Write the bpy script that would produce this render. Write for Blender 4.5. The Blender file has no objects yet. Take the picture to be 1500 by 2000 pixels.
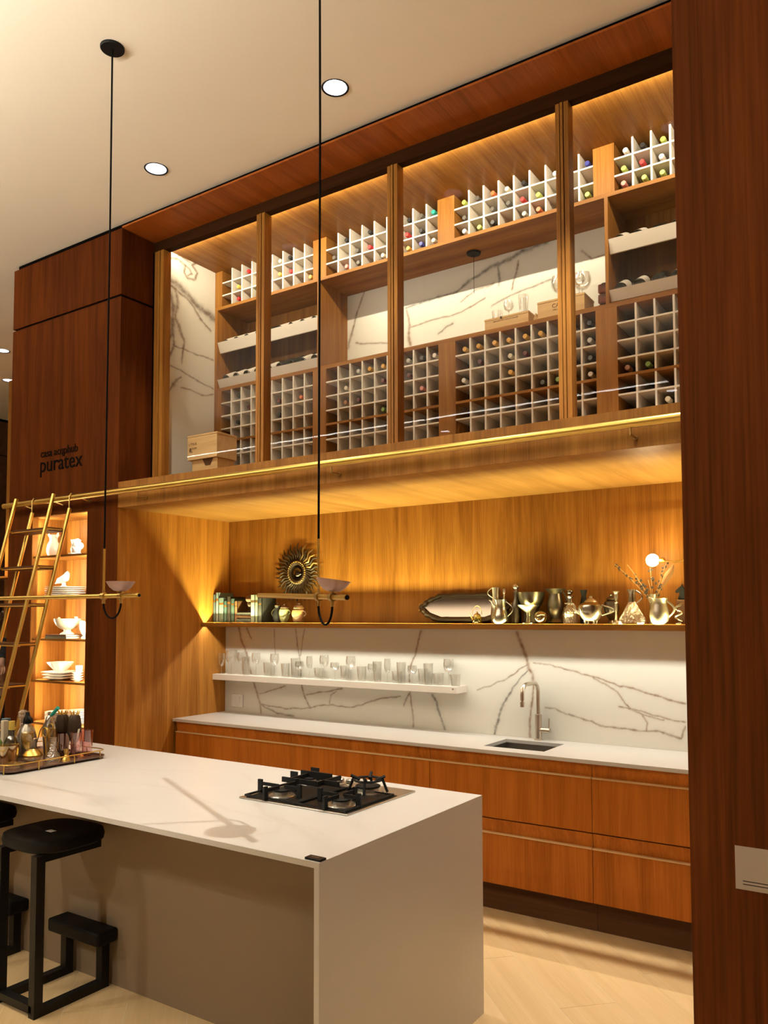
import bpy, bmesh, math, random
from mathutils import Vector, Matrix
random.seed(7)
PI = math.pi
SC = bpy.context.scene
COL = SC.collection

# ---------------------------------------------------------------- camera
cam_d = bpy.data.cameras.new('camera'); cam = bpy.data.objects.new('camera', cam_d); COL.objects.link(cam)
cam_d.sensor_fit = 'VERTICAL'; cam_d.sensor_height = 36.0
cam_d.lens = 1572.991 / 2000 * 36
cam_d.shift_x = -(753.52 - 750) / 2000; cam_d.shift_y = (1116.198 - 1000) / 2000
yaw, pitch, roll = 0.583958, 0.053395, -0.002608
F = Vector((-math.sin(yaw)*math.cos(pitch), math.cos(yaw)*math.cos(pitch), math.sin(pitch)))
Rt = Vector((math.cos(yaw), math.sin(yaw), 0)); U = Rt.cross(F)
r_ = math.cos(roll)*Rt + math.sin(roll)*U; u_ = -math.sin(roll)*Rt + math.cos(roll)*U
cam.matrix_world = Matrix((( r_.x, u_.x, -F.x, 4.643912), (r_.y, u_.y, -F.y, -4.152736), (r_.z, u_.z, -F.z, 1.665914), (0,0,0,1)))
cam_d.clip_start = 0.05
SC.camera = cam

# ---------------------------------------------------------------- world, view, lights
w = bpy.data.worlds.new('world'); SC.world = w; w.use_nodes = True
w.node_tree.nodes['Background'].inputs[0].default_value = (0.9, 0.62, 0.38, 1)
w.node_tree.nodes['Background'].inputs[1].default_value = 0.05
SC.view_settings.view_transform = 'Standard'; SC.view_settings.look = 'None'
SC.view_settings.gamma = 1.0; SC.view_settings.use_curve_mapping = False
SC.view_settings.exposure = 0.0
SC.cycles.use_denoising = True
SC.cycles.max_bounces = 8; SC.cycles.diffuse_bounces = 4; SC.cycles.glossy_bounces = 3
SC.cycles.transmission_bounces = 4; SC.cycles.transparent_max_bounces = 24
SC.cycles.caustics_reflective = False; SC.cycles.caustics_refractive = False
SC.cycles.sample_clamp_indirect = 6.0

AMBER = (1.0, 0.93, 0.40); ROOM = (1.0, 0.96, 0.83)
P_DOWN, P_LINEAR, P_SHELF_UP, P_SHELF_DN, P_WINE, P_NICHE, P_BULB = 165, 385, 74, 20, 45, 6.0, 8
def lamp(name, kind, loc, energy, color, parent=None, **kw):
    l = bpy.data.lights.new(name, kind); l.energy = energy; l.color = color
    d = kw.pop('aim', None)
    for k, v in kw.items(): setattr(l, k, v)
    o = bpy.data.objects.new(name, l); COL.objects.link(o); o.location = loc
    if d is not None: o.rotation_euler = Vector(d).to_track_quat('-Z', 'Y').to_euler()
    if parent: o.parent = parent; o.location = Vector(loc) - parent.location
    return o
def strip(name, length, width, loc, aim, energy, color, spread, axis='x', parent=None):
    """LED strip: long thin area lamp; length runs along world x (or z)."""
    l = bpy.data.lights.new(name, 'AREA'); l.shape = 'RECTANGLE'; l.size = length; l.size_y = width
    l.energy = energy; l.color = color; l.spread = math.radians(spread)
    o = bpy.data.objects.new(name, l); COL.objects.link(o)
    z = -Vector(aim).normalized(); x = Vector((1,0,0)) if axis == 'x' else Vector((0,0,1))
    y = z.cross(x).normalized(); x = y.cross(z).normalized()
    o.matrix_world = Matrix(((x.x,y.x,z.x,loc[0]),(x.y,y.y,z.y,loc[1]),(x.z,y.z,z.z,loc[2]),(0,0,0,1)))
    return o
# LED strips let into the wooden shelf of the niche (up and down), behind the beam of the wine cabinet, in the display niches
strip('shelf_led_up', 4.56, 0.004, (2.30, 0.312, 1.5935), (0,0,1), P_SHELF_UP, AMBER, 180)
strip('shelf_led_down', 4.56, 0.004, (2.30, 0.312, 1.5885), (0,0,-1), P_SHELF_DN, (1.0,0.97,0.84), 180)
strip('wine_led', 4.5, 0.012, (2.30, -0.150, 4.392), (0,0.9,-0.12), P_WINE, (1.0,0.90,0.66), 170)
for zz in (2.26, 1.96, 1.65, 1.335, 1.02, 0.72):
    strip('display_led', 0.27, 0.012, (-0.99, -0.49, zz), (0.62,0.75,0.0), P_NICHE*0.45, (1.0,0.87,0.62), 150, axis='z')
    strip('display_led', 0.27, 0.012, (-0.355, -0.49, zz), (-0.62,0.75,0.0), P_NICHE, (1.0,0.87,0.62), 150, axis='z')

# ---------------------------------------------------------------- materials
MATS = {}
def newmat(name):
    m = bpy.data.materials.new(name); m.use_nodes = True; MATS[name] = m
    nt = m.node_tree; return m, nt, nt.nodes['Principled BSDF'], nt.nodes, nt.links
def plain(name, col, rough=0.5, metal=0.0, bump=0.0, bscale=60, var=0.0, vscale=8, spec=0.5, emit=None, estr=0, coat=0):
    m, nt, b, N, L = newmat(name)
    b.inputs['Base Color'].default_value = (*col, 1); b.inputs['Roughness'].default_value = rough
    b.inputs['Metallic'].default_value = metal; b.inputs['Specular IOR Level'].default_value = spec
    b.inputs['Coat Weight'].default_value = coat
    tc = N.new('ShaderNodeTexCoord')
    n = N.new('ShaderNodeTexNoise'); n.inputs['Scale'].default_value = vscale; n.inputs['Detail'].default_value = 5
    L.new(tc.outputs['Object'], n.inputs['Vector'])
    r = N.new('ShaderNodeMix'); r.data_type = 'RGBA'
    r.inputs['A'].default_value = (*[max(0, c*(1-var)) for c in col], 1); r.inputs['B'].default_value = (*[min(1, c*(1+var)) for c in col], 1)
    L.new(n.outputs['Fac'], r.inputs['Factor']); L.new(r.outputs['Result'], b.inputs['Base Color'])
    if bump:
        n2 = N.new('ShaderNodeTexNoise'); n2.inputs['Scale'].default_value = bscale; n2.inputs['Detail'].default_value = 3
        L.new(tc.outputs['Object'], n2.inputs['Vector'])
        bp = N.new('ShaderNodeBump'); bp.inputs['Strength'].default_value = bump; bp.inputs['Distance'].default_value = 0.002
        L.new(n2.outputs['Fac'], bp.inputs['Height']); L.new(bp.outputs['Normal'], b.inputs['Normal'])
    if emit: b.inputs['Emission Color'].default_value = (*emit, 1); b.inputs['Emission Strength'].default_value = estr
    return m
def wood(name, light, dark, axis='z', rough=0.42, scale=1.0, fine=0.5, spec=0.15):
    m, nt, b, N, L = newmat(name)
    tc = N.new('ShaderNodeTexCoord'); mp = N.new('ShaderNodeMapping'); mp2 = N.new('ShaderNodeMapping')
    i = 'xyz'.index(axis)
    s1 = [9*scale]*3; s1[i] = 0.55*scale; s2 = [170*scale]*3; s2[i] = 3.5*scale
    mp.inputs['Scale'].default_value = s1; mp2.inputs['Scale'].default_value = s2
    oi = N.new('ShaderNodeObjectInfo'); ad = N.new('ShaderNodeVectorMath'); ad.operation = 'ADD'
    L.new(tc.outputs['Object'], ad.inputs[0]); L.new(oi.outputs['Random'], ad.inputs[1])
    L.new(ad.outputs['Vector'], mp.inputs['Vector']); L.new(ad.outputs['Vector'], mp2.inputs['Vector'])
    n1 = N.new('ShaderNodeTexNoise'); n1.inputs['Scale'].default_value = 1.0; n1.inputs['Detail'].default_value = 6; n1.inputs['Roughness'].default_value = 0.62; n1.inputs['Distortion'].default_value = 1.1
    n2 = N.new('ShaderNodeTexNoise'); n2.inputs['Scale'].default_value = 1.0; n2.inputs['Detail'].default_value = 3
    L.new(mp.outputs['Vector'], n1.inputs['Vector']); L.new(mp2.outputs['Vector'], n2.inputs['Vector'])
    mx = N.new('ShaderNodeMath'); mx.operation = 'MULTIPLY_ADD'; mx.inputs[1].default_value = fine
    L.new(n2.outputs['Fac'], mx.inputs[0]); L.new(n1.outputs['Fac'], mx.inputs[2])
    rp = N.new('ShaderNodeValToRGB'); e = rp.color_ramp.elements
    e[0].position = 0.5; e[0].color = (*dark, 1); e[1].position = 0.95; e[1].color = (*light, 1)
    L.new(mx.outputs['Value'], rp.inputs['Fac']); L.new(rp.outputs['Color'], b.inputs['Base Color'])
    b.inputs['Roughness'].default_value = rough; b.inputs['Specular IOR Level'].default_value = spec
    bp = N.new('ShaderNodeBump'); bp.inputs['Strength'].default_value = 0.12; bp.inputs['Distance'].default_value = 0.001
    L.new(n2.outputs['Fac'], bp.inputs['Height']); L.new(bp.outputs['Normal'], b.inputs['Normal'])
    return m
WL, WD = (0.36, 0.155, 0.028), (0.165, 0.058, 0.008)
wood('wood_v', WL, WD, 'z'); wood('wood_x', WL, WD, 'x'); wood('wood_y', WL, WD, 'y')
wood('wood_facade_dim', (0.098, 0.023, 0.004), (0.036, 0.0085, 0.0014), 'z', 0.7, spec=0.03); wood('wood_pale', (0.40, 0.205, 0.060), (0.25, 0.115, 0.028), 'y'); wood('wood_soffit', (0.36, 0.095, 0.014), (0.19, 0.043, 0.006), 'y')  # facade: same wood, its dimness put into a darker colour
wood('wood_side_lit', (0.47, 0.200, 0.035), (0.23, 0.082, 0.011), 'z')  # lighter copy of the wood; the lit wall's brightness is in the colour
wood('wood_cab', (0.48, 0.148, 0.018), (0.27, 0.070, 0.007), 'z', 0.38)
wood('wood_col_dim', (0.19, 0.050, 0.012), (0.045, 0.011, 0.0025), 'z', 0.6, 0.55, spec=0.06)  # same wood under less light, the shade put into its colour
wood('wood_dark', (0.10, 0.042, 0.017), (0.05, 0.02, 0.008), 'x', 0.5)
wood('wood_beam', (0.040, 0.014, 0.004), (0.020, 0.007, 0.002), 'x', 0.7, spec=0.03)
wood('wood_edge', (0.70, 0.47, 0.24), (0.58, 0.36, 0.17), 'x', 0.4)
wood('wood_crate', (0.66, 0.44, 0.21), (0.48, 0.29, 0.12), 'x', 0.6)
wood('wood_floor', (0.76, 0.55, 0.30), (0.65, 0.45, 0.225), 'x', 0.36, 0.8, 0.35)
plain('ceiling', (0.90, 0.82, 0.70), 0.9, bump=0.02, var=0.03, vscale=2)
plain('grout', (0.80, 0.70, 0.52), 0.8)
plain('panel_shaded', (0.23, 0.165, 0.105), 0.55, var=0.03)  # white island panel; shade under the overhang put into this colour
plain('black', (0.006, 0.0055, 0.005), 0.6, spec=0.2)
plain('black_gap', (0.003, 0.0025, 0.002), 0.9, spec=0.02)
plain('black_iron', (0.006, 0.006, 0.006), 0.6, bump=0.15, bscale=300, spec=0.25)
plain('black_steel', (0.005, 0.0048, 0.0045), 0.45, spec=0.2)
plain('black_leather', (0.004, 0.0038, 0.0035), 0.6, bump=0.2, bscale=200, spec=0.15)
plain('cord', (0.003, 0.0026, 0.0024), 0.8, spec=0.08)
plain('rack_white', (0.76, 0.69, 0.60), 0.5, var=0.03)
plain('white_plastic', (0.80, 0.77, 0.72), 0.4)
plain('paper', (0.55, 0.47, 0.42), 0.8)
plain('paper_white', (0.75, 0.70, 0.62), 0.8)
plain('ink', (0.04, 0.03, 0.03), 0.8)
plain('ink_brown', (0.13, 0.06, 0.025), 0.8)
plain('sign_dark', (0.004, 0.0035, 0.003), 0.8, spec=0.03)
plain('brass', (0.72, 0.49, 0.13), 0.31, 1.0, var=0.06)
plain('brass_dull', (0.50, 0.34, 0.12), 0.36, 1.0, var=0.1)
plain('bronze', (0.040, 0.022, 0.010), 0.45, 0.4, var=0.4, vscale=40)
plain('bronze_hi', (0.42, 0.28, 0.11), 0.35, 0.9, var=0.3, vscale=60)
plain('silver', (0.52, 0.48, 0.41), 0.22, 1.0, var=0.1, vscale=20)
plain('silver_dull', (0.50, 0.45, 0.37), 0.38, 1.0, var=0.25, vscale=25)
plain('silver_dark', (0.14, 0.115, 0.085), 0.32, 0.9, var=0.5, vscale=25)
plain('steel', (0.56, 0.52, 0.46), 0.30, 1.0, var=0.04)
plain('nickel', (0.60, 0.53, 0.44), 0.30, 1.0)
plain('sink_steel', (0.40, 0.37, 0.33), 0.35, 1.0)
plain('ceramic', (0.82, 0.77, 0.70), 0.25, coat=0.3)
plain('ceramic_ivory', (0.78, 0.72, 0.55), 0.3, coat=0.3)
plain('ceramic_green', (0.26, 0.27, 0.13), 0.3, coat=0.4)
plain('ceramic_tex', (0.82, 0.79, 0.74), 0.4, bump=0.8, bscale=90)
plain('porcelain', (0.24, 0.13, 0.06), 0.3, var=0.95, vscale=45, coat=0.4)
plain('shade', (0.45, 0.30, 0.27), 0.45, 0.3)
plain('mirror', (0.12, 0.095, 0.075), 0.12, 1.0)
plain('light_disc', (1, 1, 1), 0.5, emit=(1.0, 0.97, 0.98), estr=40)
plain('can_inner', (0.75, 0.75, 0.80), 0.25, 0.8)
plain('linear_led', (1, 1, 1), 0.5, emit=(1.0, 0.92, 0.80), estr=45)
plain('led_line', (1, 1, 1), 0.5, emit=(1.0, 0.74, 0.42), estr=2.2)
plain('bulb', (1, 1, 1), 0.5, emit=(1.0, 0.82, 0.52), estr=22)
plain('tray_wood', (0.10, 0.045, 0.028), 0.35, var=0.3, vscale=12, coat=0.4)
plain('cloth_dark', (0.012, 0.013, 0.018), 0.9, bump=0.3, bscale=200)
plain('skin', (0.58, 0.34, 0.24), 0.5)
plain('hair', (0.02, 0.013, 0.01), 0.6)
plain('leaf_dry', (0.035, 0.026, 0.018), 0.8, var=0.4, vscale=60)
plain('plume_dry', (0.20, 0.09, 0.03), 0.9, bump=0.6, bscale=150)
plain('stem_dry', (0.30, 0.20, 0.09), 0.8)
plain('mullion', (0.40, 0.21, 0.085), 0.45, var=0.15)
plain('label_white', (0.62, 0.55, 0.47), 0.7)
plain('bottle_dark', (0.010, 0.012, 0.008), 0.12, coat=0.5)
CAPS = dict(red=(0.45,0.02,0.02), gold=(0.62,0.33,0.05), yellow=(0.62,0.44,0.08), lime=(0.42,0.50,0.10), green=(0.18,0.28,0.04), blue=(0.04,0.045,0.26),
            teal=(0.02,0.34,0.27), cream=(0.66,0.58,0.44), white=(0.72,0.66,0.60), pink=(0.60,0.20,0.16), black=(0.015,0.012,0.012), grey=(0.09,0.075,0.06),
            orange=(0.58,0.14,0.04), silver=(0.45,0.42,0.38), maroon=(0.10,0.01,0.012), copper=(0.32,0.13,0.05))
for k, v in CAPS.items(): plain('cap_'+k, v, 0.35)
BOOKS = dict(slate=(0.09,0.14,0.17), pale=(0.17,0.24,0.27), mist=(0.11,0.18,0.19), tealdark=(0.03,0.07,0.07), charcoal=(0.018,0.016,0.014), pine=(0.03,0.06,0.055), umber=(0.13,0.06,0.025), ivory=(0.22,0.24,0.21), olive=(0.17,0.19,0.13), ink=(0.02,0.02,0.02))
for k, v in BOOKS.items(): plain('book_'+k, v, 0.6, var=0.15, vscale=30)

def glass(name, tint=(1,1,1), refl=0.06, edge=0.55, rough=0.0, bump=0.0, bscale=1.0):
    """thin clear glass: straight-through plus a mirror reflection that grows towards grazing angles"""
    m = bpy.data.materials.new(name); m.use_nodes = True; MATS[name] = m
    nt = m.node_tree; N, L = nt.nodes, nt.links; N.remove(N['Principled BSDF'])
    t = N.new('ShaderNodeBsdfTransparent'); t.inputs['Color'].default_value = (*tint, 1)
    g = N.new('ShaderNodeBsdfGlossy'); g.inputs['Roughness'].default_value = rough; g.inputs['Color'].default_value = (*[min(1, 0.5+0.5*c) for c in tint], 1)
    lw = N.new('ShaderNodeLayerWeight'); lw.inputs['Blend'].default_value = 0.35
    mr = N.new('ShaderNodeMapRange'); mr.inputs['To Min'].default_value = refl; mr.inputs['To Max'].default_value = edge
    L.new(lw.outputs['Facing'], mr.inputs['Value'])
    mx = N.new('ShaderNodeMixShader'); L.new(mr.outputs['Result'], mx.inputs['Fac']); L.new(t.outputs[0], mx.inputs[1]); L.new(g.outputs[0], mx.inputs[2])
    if bump:
        tc = N.new('ShaderNodeTexCoord'); n = N.new('ShaderNodeTexNoise'); n.inputs['Scale'].default_value = bscale; n.inputs['Detail'].default_value = 1
        L.new(tc.outputs['Object'], n.inputs['Vector'])
        bp = N.new('ShaderNodeBump'); bp.inputs['Strength'].default_value = bump; bp.inputs['Distance'].default_value = 0.01
        L.new(n.outputs['Fac'], bp.inputs['Height']); L.new(bp.outputs['Normal'], g.inputs['Normal'])
    L.new(mx.outputs[0], N['Material Output'].inputs['Surface'])
    return m
glass('pane', (0.98, 0.98, 0.97), 0.005, 0.022, bump=0.07, bscale=1.3)
glass('clear_glass', (0.97, 0.97, 0.96), 0.08, 0.75)
glass('cut_glass', (0.90, 0.86, 0.80), 0.30, 0.85, 0.12, 1.0, 120)
glass('pink_glass', (0.93, 0.78, 0.78), 0.08, 0.7)
glass('gold_glass', (0.95, 0.82, 0.50), 0.22, 0.8)
glass('amber_glass', (0.45, 0.17, 0.03), 0.15, 0.6)
glass('red_glass', (0.55, 0.04, 0.05), 0.15, 0.6)
glass('smoke_glass', (0.22, 0.20, 0.18), 0.30, 0.8)
glass('yellow_glass', (0.85, 0.75, 0.20), 0.15, 0.7)
glass('jar_amber', (0.40, 0.13, 0.02), 0.10, 0.6)

def marble_mat(name, base, warm, grey):
    m, nt, b, N, L = newmat(name)
    at = N.new('ShaderNodeAttribute'); at.attribute_name = 'vein'
    sp = N.new('ShaderNodeSeparateColor'); L.new(at.outputs['Color'], sp.inputs['Color'])
    tc = N.new('ShaderNodeTexCoord')
    n = N.new('ShaderNodeTexNoise'); n.inputs['Scale'].default_value = 26; n.inputs['Detail'].default_value = 6; n.inputs['Roughness'].default_value = 0.7
    L.new(tc.outputs['Object'], n.inputs['Vector'])
    nb = N.new('ShaderNodeTexNoise'); nb.inputs['Scale'].default_value = 2.2; nb.inputs['Detail'].default_value = 5; nb.inputs['Distortion'].default_value = 1.5
    L.new(tc.outputs['Object'], nb.inputs['Vector'])
    mr = N.new('ShaderNodeMapRange'); mr.inputs['From Min'].default_value = 0.3; mr.inputs['From Max'].default_value = 0.7; mr.inputs['To Min'].default_value = 0.45; mr.inputs['To Max'].default_value = 1.15
    L.new(n.outputs['Fac'], mr.inputs['Value'])
    mu = N.new('ShaderNodeMath'); mu.operation = 'MULTIPLY'; mu.use_clamp = True
    L.new(sp.outputs['Red'], mu.inputs[0]); L.new(mr.outputs['Result'], mu.inputs[1])
    vc = N.new('ShaderNodeMix'); vc.data_type = 'RGBA'; vc.inputs['A'].default_value = (*grey, 1); vc.inputs['B'].default_value = (*warm, 1)
    L.new(sp.outputs['Green'], vc.inputs['Factor'])
    bc = N.new('ShaderNodeMix'); bc.data_type = 'RGBA'; bc.inputs['A'].default_value = (*[c*0.93 for c in base], 1); bc.inputs['B'].default_value = (*base, 1)
    L.new(nb.outputs['Fac'], bc.inputs['Factor'])
    fx = N.new('ShaderNodeMix'); fx.data_type = 'RGBA'
    L.new(mu.outputs['Value'], fx.inputs['Factor']); L.new(bc.outputs['Result'], fx.inputs['A']); L.new(vc.outputs['Result'], fx.inputs['B'])
    L.new(fx.outputs['Result'], b.inputs['Base Color']); b.inputs['Roughness'].default_value = 0.32
    return m
marble_mat('marble', (0.74, 0.71, 0.62), (0.25, 0.14, 0.065), (0.15, 0.135, 0.12))
marble_mat('marble_top', (0.66, 0.63, 0.60), (0.50, 0.44, 0.38), (0.48, 0.43, 0.38))
# ---------------------------------------------------------------- mesh helpers
class MB:
    def __init__(s): s.v = []; s.f = []
    def box(s, x0, x1, y0, y1, z0, z1):
        b = len(s.v)
        s.v += [(x0,y0,z0),(x1,y0,z0),(x1,y1,z0),(x0,y1,z0),(x0,y0,z1),(x1,y0,z1),(x1,y1,z1),(x0,y1,z1)]
        s.f += [tuple(b+i for i in q) for q in ((0,3,2,1),(4,5,6,7),(0,1,5,4),(1,2,6,5),(2,3,7,6),(3,0,4,7))]
        return s
    def prism(s, poly, axis, a0, a1):
        """poly in the two other axes (in xyz order), extruded along axis"""
        b = len(s.v); n = len(poly); k = 'xyz'.index(axis)
        for a in (a0, a1):
            for p in poly:
                q = list(p); q.insert(k, a); s.v.append(tuple(q))
        s.f.append(tuple(b+i for i in range(n))); s.f.append(tuple(b+n+i for i in reversed(range(n))))
        for i in range(n): s.f.append((b+i, b+n+i, b+n+(i+1) % n, b+(i+1) % n))
        return s
    def lathe(s, prof, c=(0,0,0), n=20, axis='z', caps=True, sx=1, sy=1, flute=0, fl_n=0):
        b = len(s.v); k = 'xyz'.index(axis)
        for j, (r, h) in enumerate(prof):
            for i in range(n):
                a = 2*PI*i/n; rr = r*(1+flute*math.cos(fl_n*a)) if fl_n else r
                p = [rr*math.cos(a)*sx, rr*math.sin(a)*sy]; p.insert(k, h)
                s.v.append((p[0]+c[0], p[1]+c[1], p[2]+c[2]))
        for j in range(len(prof)-1):
            for i in range(n):
                q = (b+j*n+i, b+j*n+(i+1) % n, b+(j+1)*n+(i+1) % n, b+(j+1)*n+i)
                s.f.append(q)
        if caps:
            if prof[0][0] > 1e-4: s.f.append(tuple(b+i for i in reversed(range(n))))
            if prof[-1][0] > 1e-4: s.f.append(tuple(b+(len(prof)-1)*n+i for i in range(n)))
        return s
    def tube(s, pts, r, n=8, closed=False, caps=True):
        pts = [Vector(p) for p in pts]; b = len(s.v); m = len(pts)
        rs = r if isinstance(r, (list, tuple)) else [r]*m
        prev = None
        for i, p in enumerate(pts):
            if closed: t = pts[(i+1) % m]-pts[i-1]
            else: t = pts[min(i+1, m-1)]-pts[max(i-1, 0)]
            t.normalize()
            if prev is None:
                a = Vector((0,0,1)) if abs(t.z) < 0.9 else Vector((1,0,0))
                u = t.cross(a).normalized()
            else:
                u = (prev - t*prev.dot(t)).normalized()
            prev = u; w_ = t.cross(u)
            for k in range(n):
                an = 2*PI*k/n; q = p + (u*math.cos(an)+w_*math.sin(an))*rs[i]; s.v.append(tuple(q))
        for i in range(m if closed else m-1):
            j = (i+1) % m
            for k in range(n): s.f.append((b+i*n+k, b+i*n+(k+1) % n, b+j*n+(k+1) % n, b+j*n+k))
        if caps and not closed:
            s.f.append(tuple(b+k for k in reversed(range(n)))); s.f.append(tuple(b+(m-1)*n+k for k in range(n)))
        return s
    def sphere(s, c, r, n=14, m=8, sx=1, sy=1, sz=1):
        prof = [(max(1e-5, math.sin(PI*j/m)*r), -math.cos(PI*j/m)*r*sz) for j in range(m+1)]
        return s.lathe(prof, c, n, 'z', False, sx, sy)
    def mesh(s, name, mat, ang=35):
        me = bpy.data.meshes.new(name); me.from_pydata(s.v, [], s.f)
        bm = bmesh.new(); bm.from_mesh(me); bmesh.ops.recalc_face_normals(bm, faces=bm.faces); bm.to_mesh(me); bm.free()
        me.materials.append(MATS[mat])
        for p in me.polygons: p.use_smooth = True
        me.set_sharp_from_angle(angle=math.radians(ang)); me.update()
        return me
    def build(s, name, mat, parent=None, world=False, ang=35, bevel=0):
        """world=True: vertices were given in world coordinates although the parent sits elsewhere"""
        if parent is not None and world:
            o = parent.location; s.v = [(x-o.x, y-o.y, z-o.z) for x, y, z in s.v]
        ob = bpy.data.objects.new(name, s.mesh(name, mat, ang)); COL.objects.link(ob)
        if parent is not None: ob.parent = parent
        if bevel:
            md = ob.modifiers.new('bevel', 'BEVEL'); md.width = bevel; md.segments = 2; md.limit_method = 'ANGLE'; md.angle_limit = math.radians(50)
        return ob
def tag(o, label, cat, group=None):
    o['label'] = label; o['category'] = cat
    if group: o['group'] = group
    return o
def thing(name, label, cat, loc=(0,0,0), group=None, rz=0):
    o = bpy.data.objects.new(name, None); COL.objects.link(o); o.location = loc; o.rotation_euler = (0,0,rz)
    o.empty_display_size = 0.05
    return tag(o, label, cat, group)
def struct(o, label):
    o['kind'] = 'structure'; o['label'] = label; return o
def sempty(name, label):
    o = bpy.data.objects.new(name, None); COL.objects.link(o); return struct(o, label)
def place(mb, name, mat, loc, label, cat, group=None, rz=0, ang=35, bevel=0):
    o = mb.build(name, mat, None, False, ang, bevel); o.location = loc; o.rotation_euler = (0,0,rz)
    return tag(o, label, cat, group)
def copy_tree(o, parent=None):
    c = o.copy(); COL.objects.link(c); c.parent = parent
    for ch in list(o.children): copy_tree(ch, c)
    return c
def text(body, size, mat, parent, loc, rot, name='lettering', depth=0.0004, align='LEFT'):
    cu = bpy.data.curves.new(name, 'FONT'); cu.body = body; cu.size = size; cu.extrude = depth; cu.align_x = align
    cu.materials.append(MATS[mat])
    tmp = bpy.data.objects.new(name, cu); COL.objects.link(tmp)
    me = bpy.data.meshes.new_from_object(tmp); bpy.data.objects.remove(tmp); bpy.data.curves.remove(cu)
    if not me.materials: me.materials.append(MATS[mat])
    o = bpy.data.objects.new(name, me); COL.objects.link(o); o.rotation_euler = rot
    o.parent = parent; o.location = Vector(loc) - parent.location
    return o
ORD = ['first','second','third','fourth','fifth','sixth','seventh','eighth','ninth','tenth','eleventh','twelfth','thirteenth','fourteenth','fifteenth','sixteenth','seventeenth','eighteenth','nineteenth','twentieth','twenty-first','twenty-second','twenty-third','twenty-fourth','twenty-fifth','twenty-sixth','twenty-seventh','twenty-eighth']
V_SPLASH = [
  ([(0.145,1.568),(0.169,1.47),(0.213,1.401),(0.242,1.318),(0.265,1.236),(0.309,1.134),(0.347,1.047),(0.375,0.981),(0.385,0.906)],0.0084,0.0049,1),
  ([(0.23,1.561),(0.25,1.526),(0.278,1.482)],0.0063,0.0035,1),
  ([(0.516,1.556),(0.526,1.367)],0.002,0.0014,0.8),
  ([(0.727,1.558),(0.742,1.452),(0.763,1.359),(0.78,1.241),(0.789,1.129),(0.815,1.059),(0.866,0.983)],0.0027,0.0053,0.6),
  ([(0.813,1.559),(0.788,1.426),(0.776,1.36)],0.002,0.002,0.9),
  ([(0.356,1.054),(0.483,1.088),(0.625,1.128)],0.0021,0.0041,0.8),
  ([(0.375,0.981),(0.466,0.966),(0.643,0.956),(0.866,0.977),(0.949,1.001),(1.063,1.014),(1.191,1.003),(1.347,1.031),(1.498,1.083),(1.659,1.106)],0.0034,0.0034,0.8),
  ([(0.375,0.981),(0.484,0.94),(0.609,0.914),(0.713,0.908)],0.0027,0.0062,0.3),
  ([(0.832,1.073),(0.949,1.098),(1.159,1.134)],0.0026,0.004,0.8),
  ([(1.047,1.02),(1.063,1.085),(1.112,1.113)],0.0019,0.0019,0.8),
  ([(1.825,1.552),(1.806,1.494),(1.782,1.398),(1.746,1.325),(1.731,1.228),(1.738,1.12),(1.756,1.013),(1.761,0.906)],0.0048,0.0036,0.9),
  ([(1.731,1.126),(1.702,1.082),(1.687,1.045)],0.0048,0.0024,0.6),
  ([(1.912,1.129),(1.946,1.084),(1.959,1.026),(1.986,0.958),(2.006,0.907)],0.0065,0.0042,0.1),
  ([(2.53,1.55),(2.562,1.471),(2.594,1.387),(2.606,1.327),(2.632,1.292),(2.637,1.22),(2.63,1.136),(2.616,1.063),(2.61,0.907)],0.0086,0.0049,1),
  ([(2.6,1.315),(2.547,1.264),(2.506,1.214),(2.466,1.151),(2.425,1.088),(2.397,1.0),(2.368,0.906)],0.003,0.0067,0.1),
  ([(2.6,1.351),(2.521,1.3),(2.44,1.248),(2.344,1.207),(2.247,1.177)],0.0024,0.0012,0.8),
  ([(2.639,1.364),(2.779,1.345),(2.89,1.325),(3.009,1.295),(3.114,1.265),(3.251,1.238),(3.393,1.2),(3.541,1.165)],0.0018,0.0042,1),
  ([(3.009,1.295),(3.091,1.253),(3.16,1.211),(3.204,1.146),(3.237,1.12),(3.358,1.089),(3.466,1.069),(3.539,1.063)],0.0023,0.0023,0.9),
  ([(2.712,1.093),(2.775,1.091),(2.849,1.061),(2.969,1.034),(3.087,1.003),(3.246,0.998),(3.389,1.003),(3.464,0.982),(3.516,0.97),(3.538,1.036)],0.003,0.0048,0.8),
  ([(3.169,1.127),(3.248,1.109),(3.336,1.082),(3.423,1.066)],0.0023,0.0017,0.9),
  ([(3.303,1.085),(3.33,1.043),(3.324,0.998)],0.0022,0.0017,0.9),
]
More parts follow.
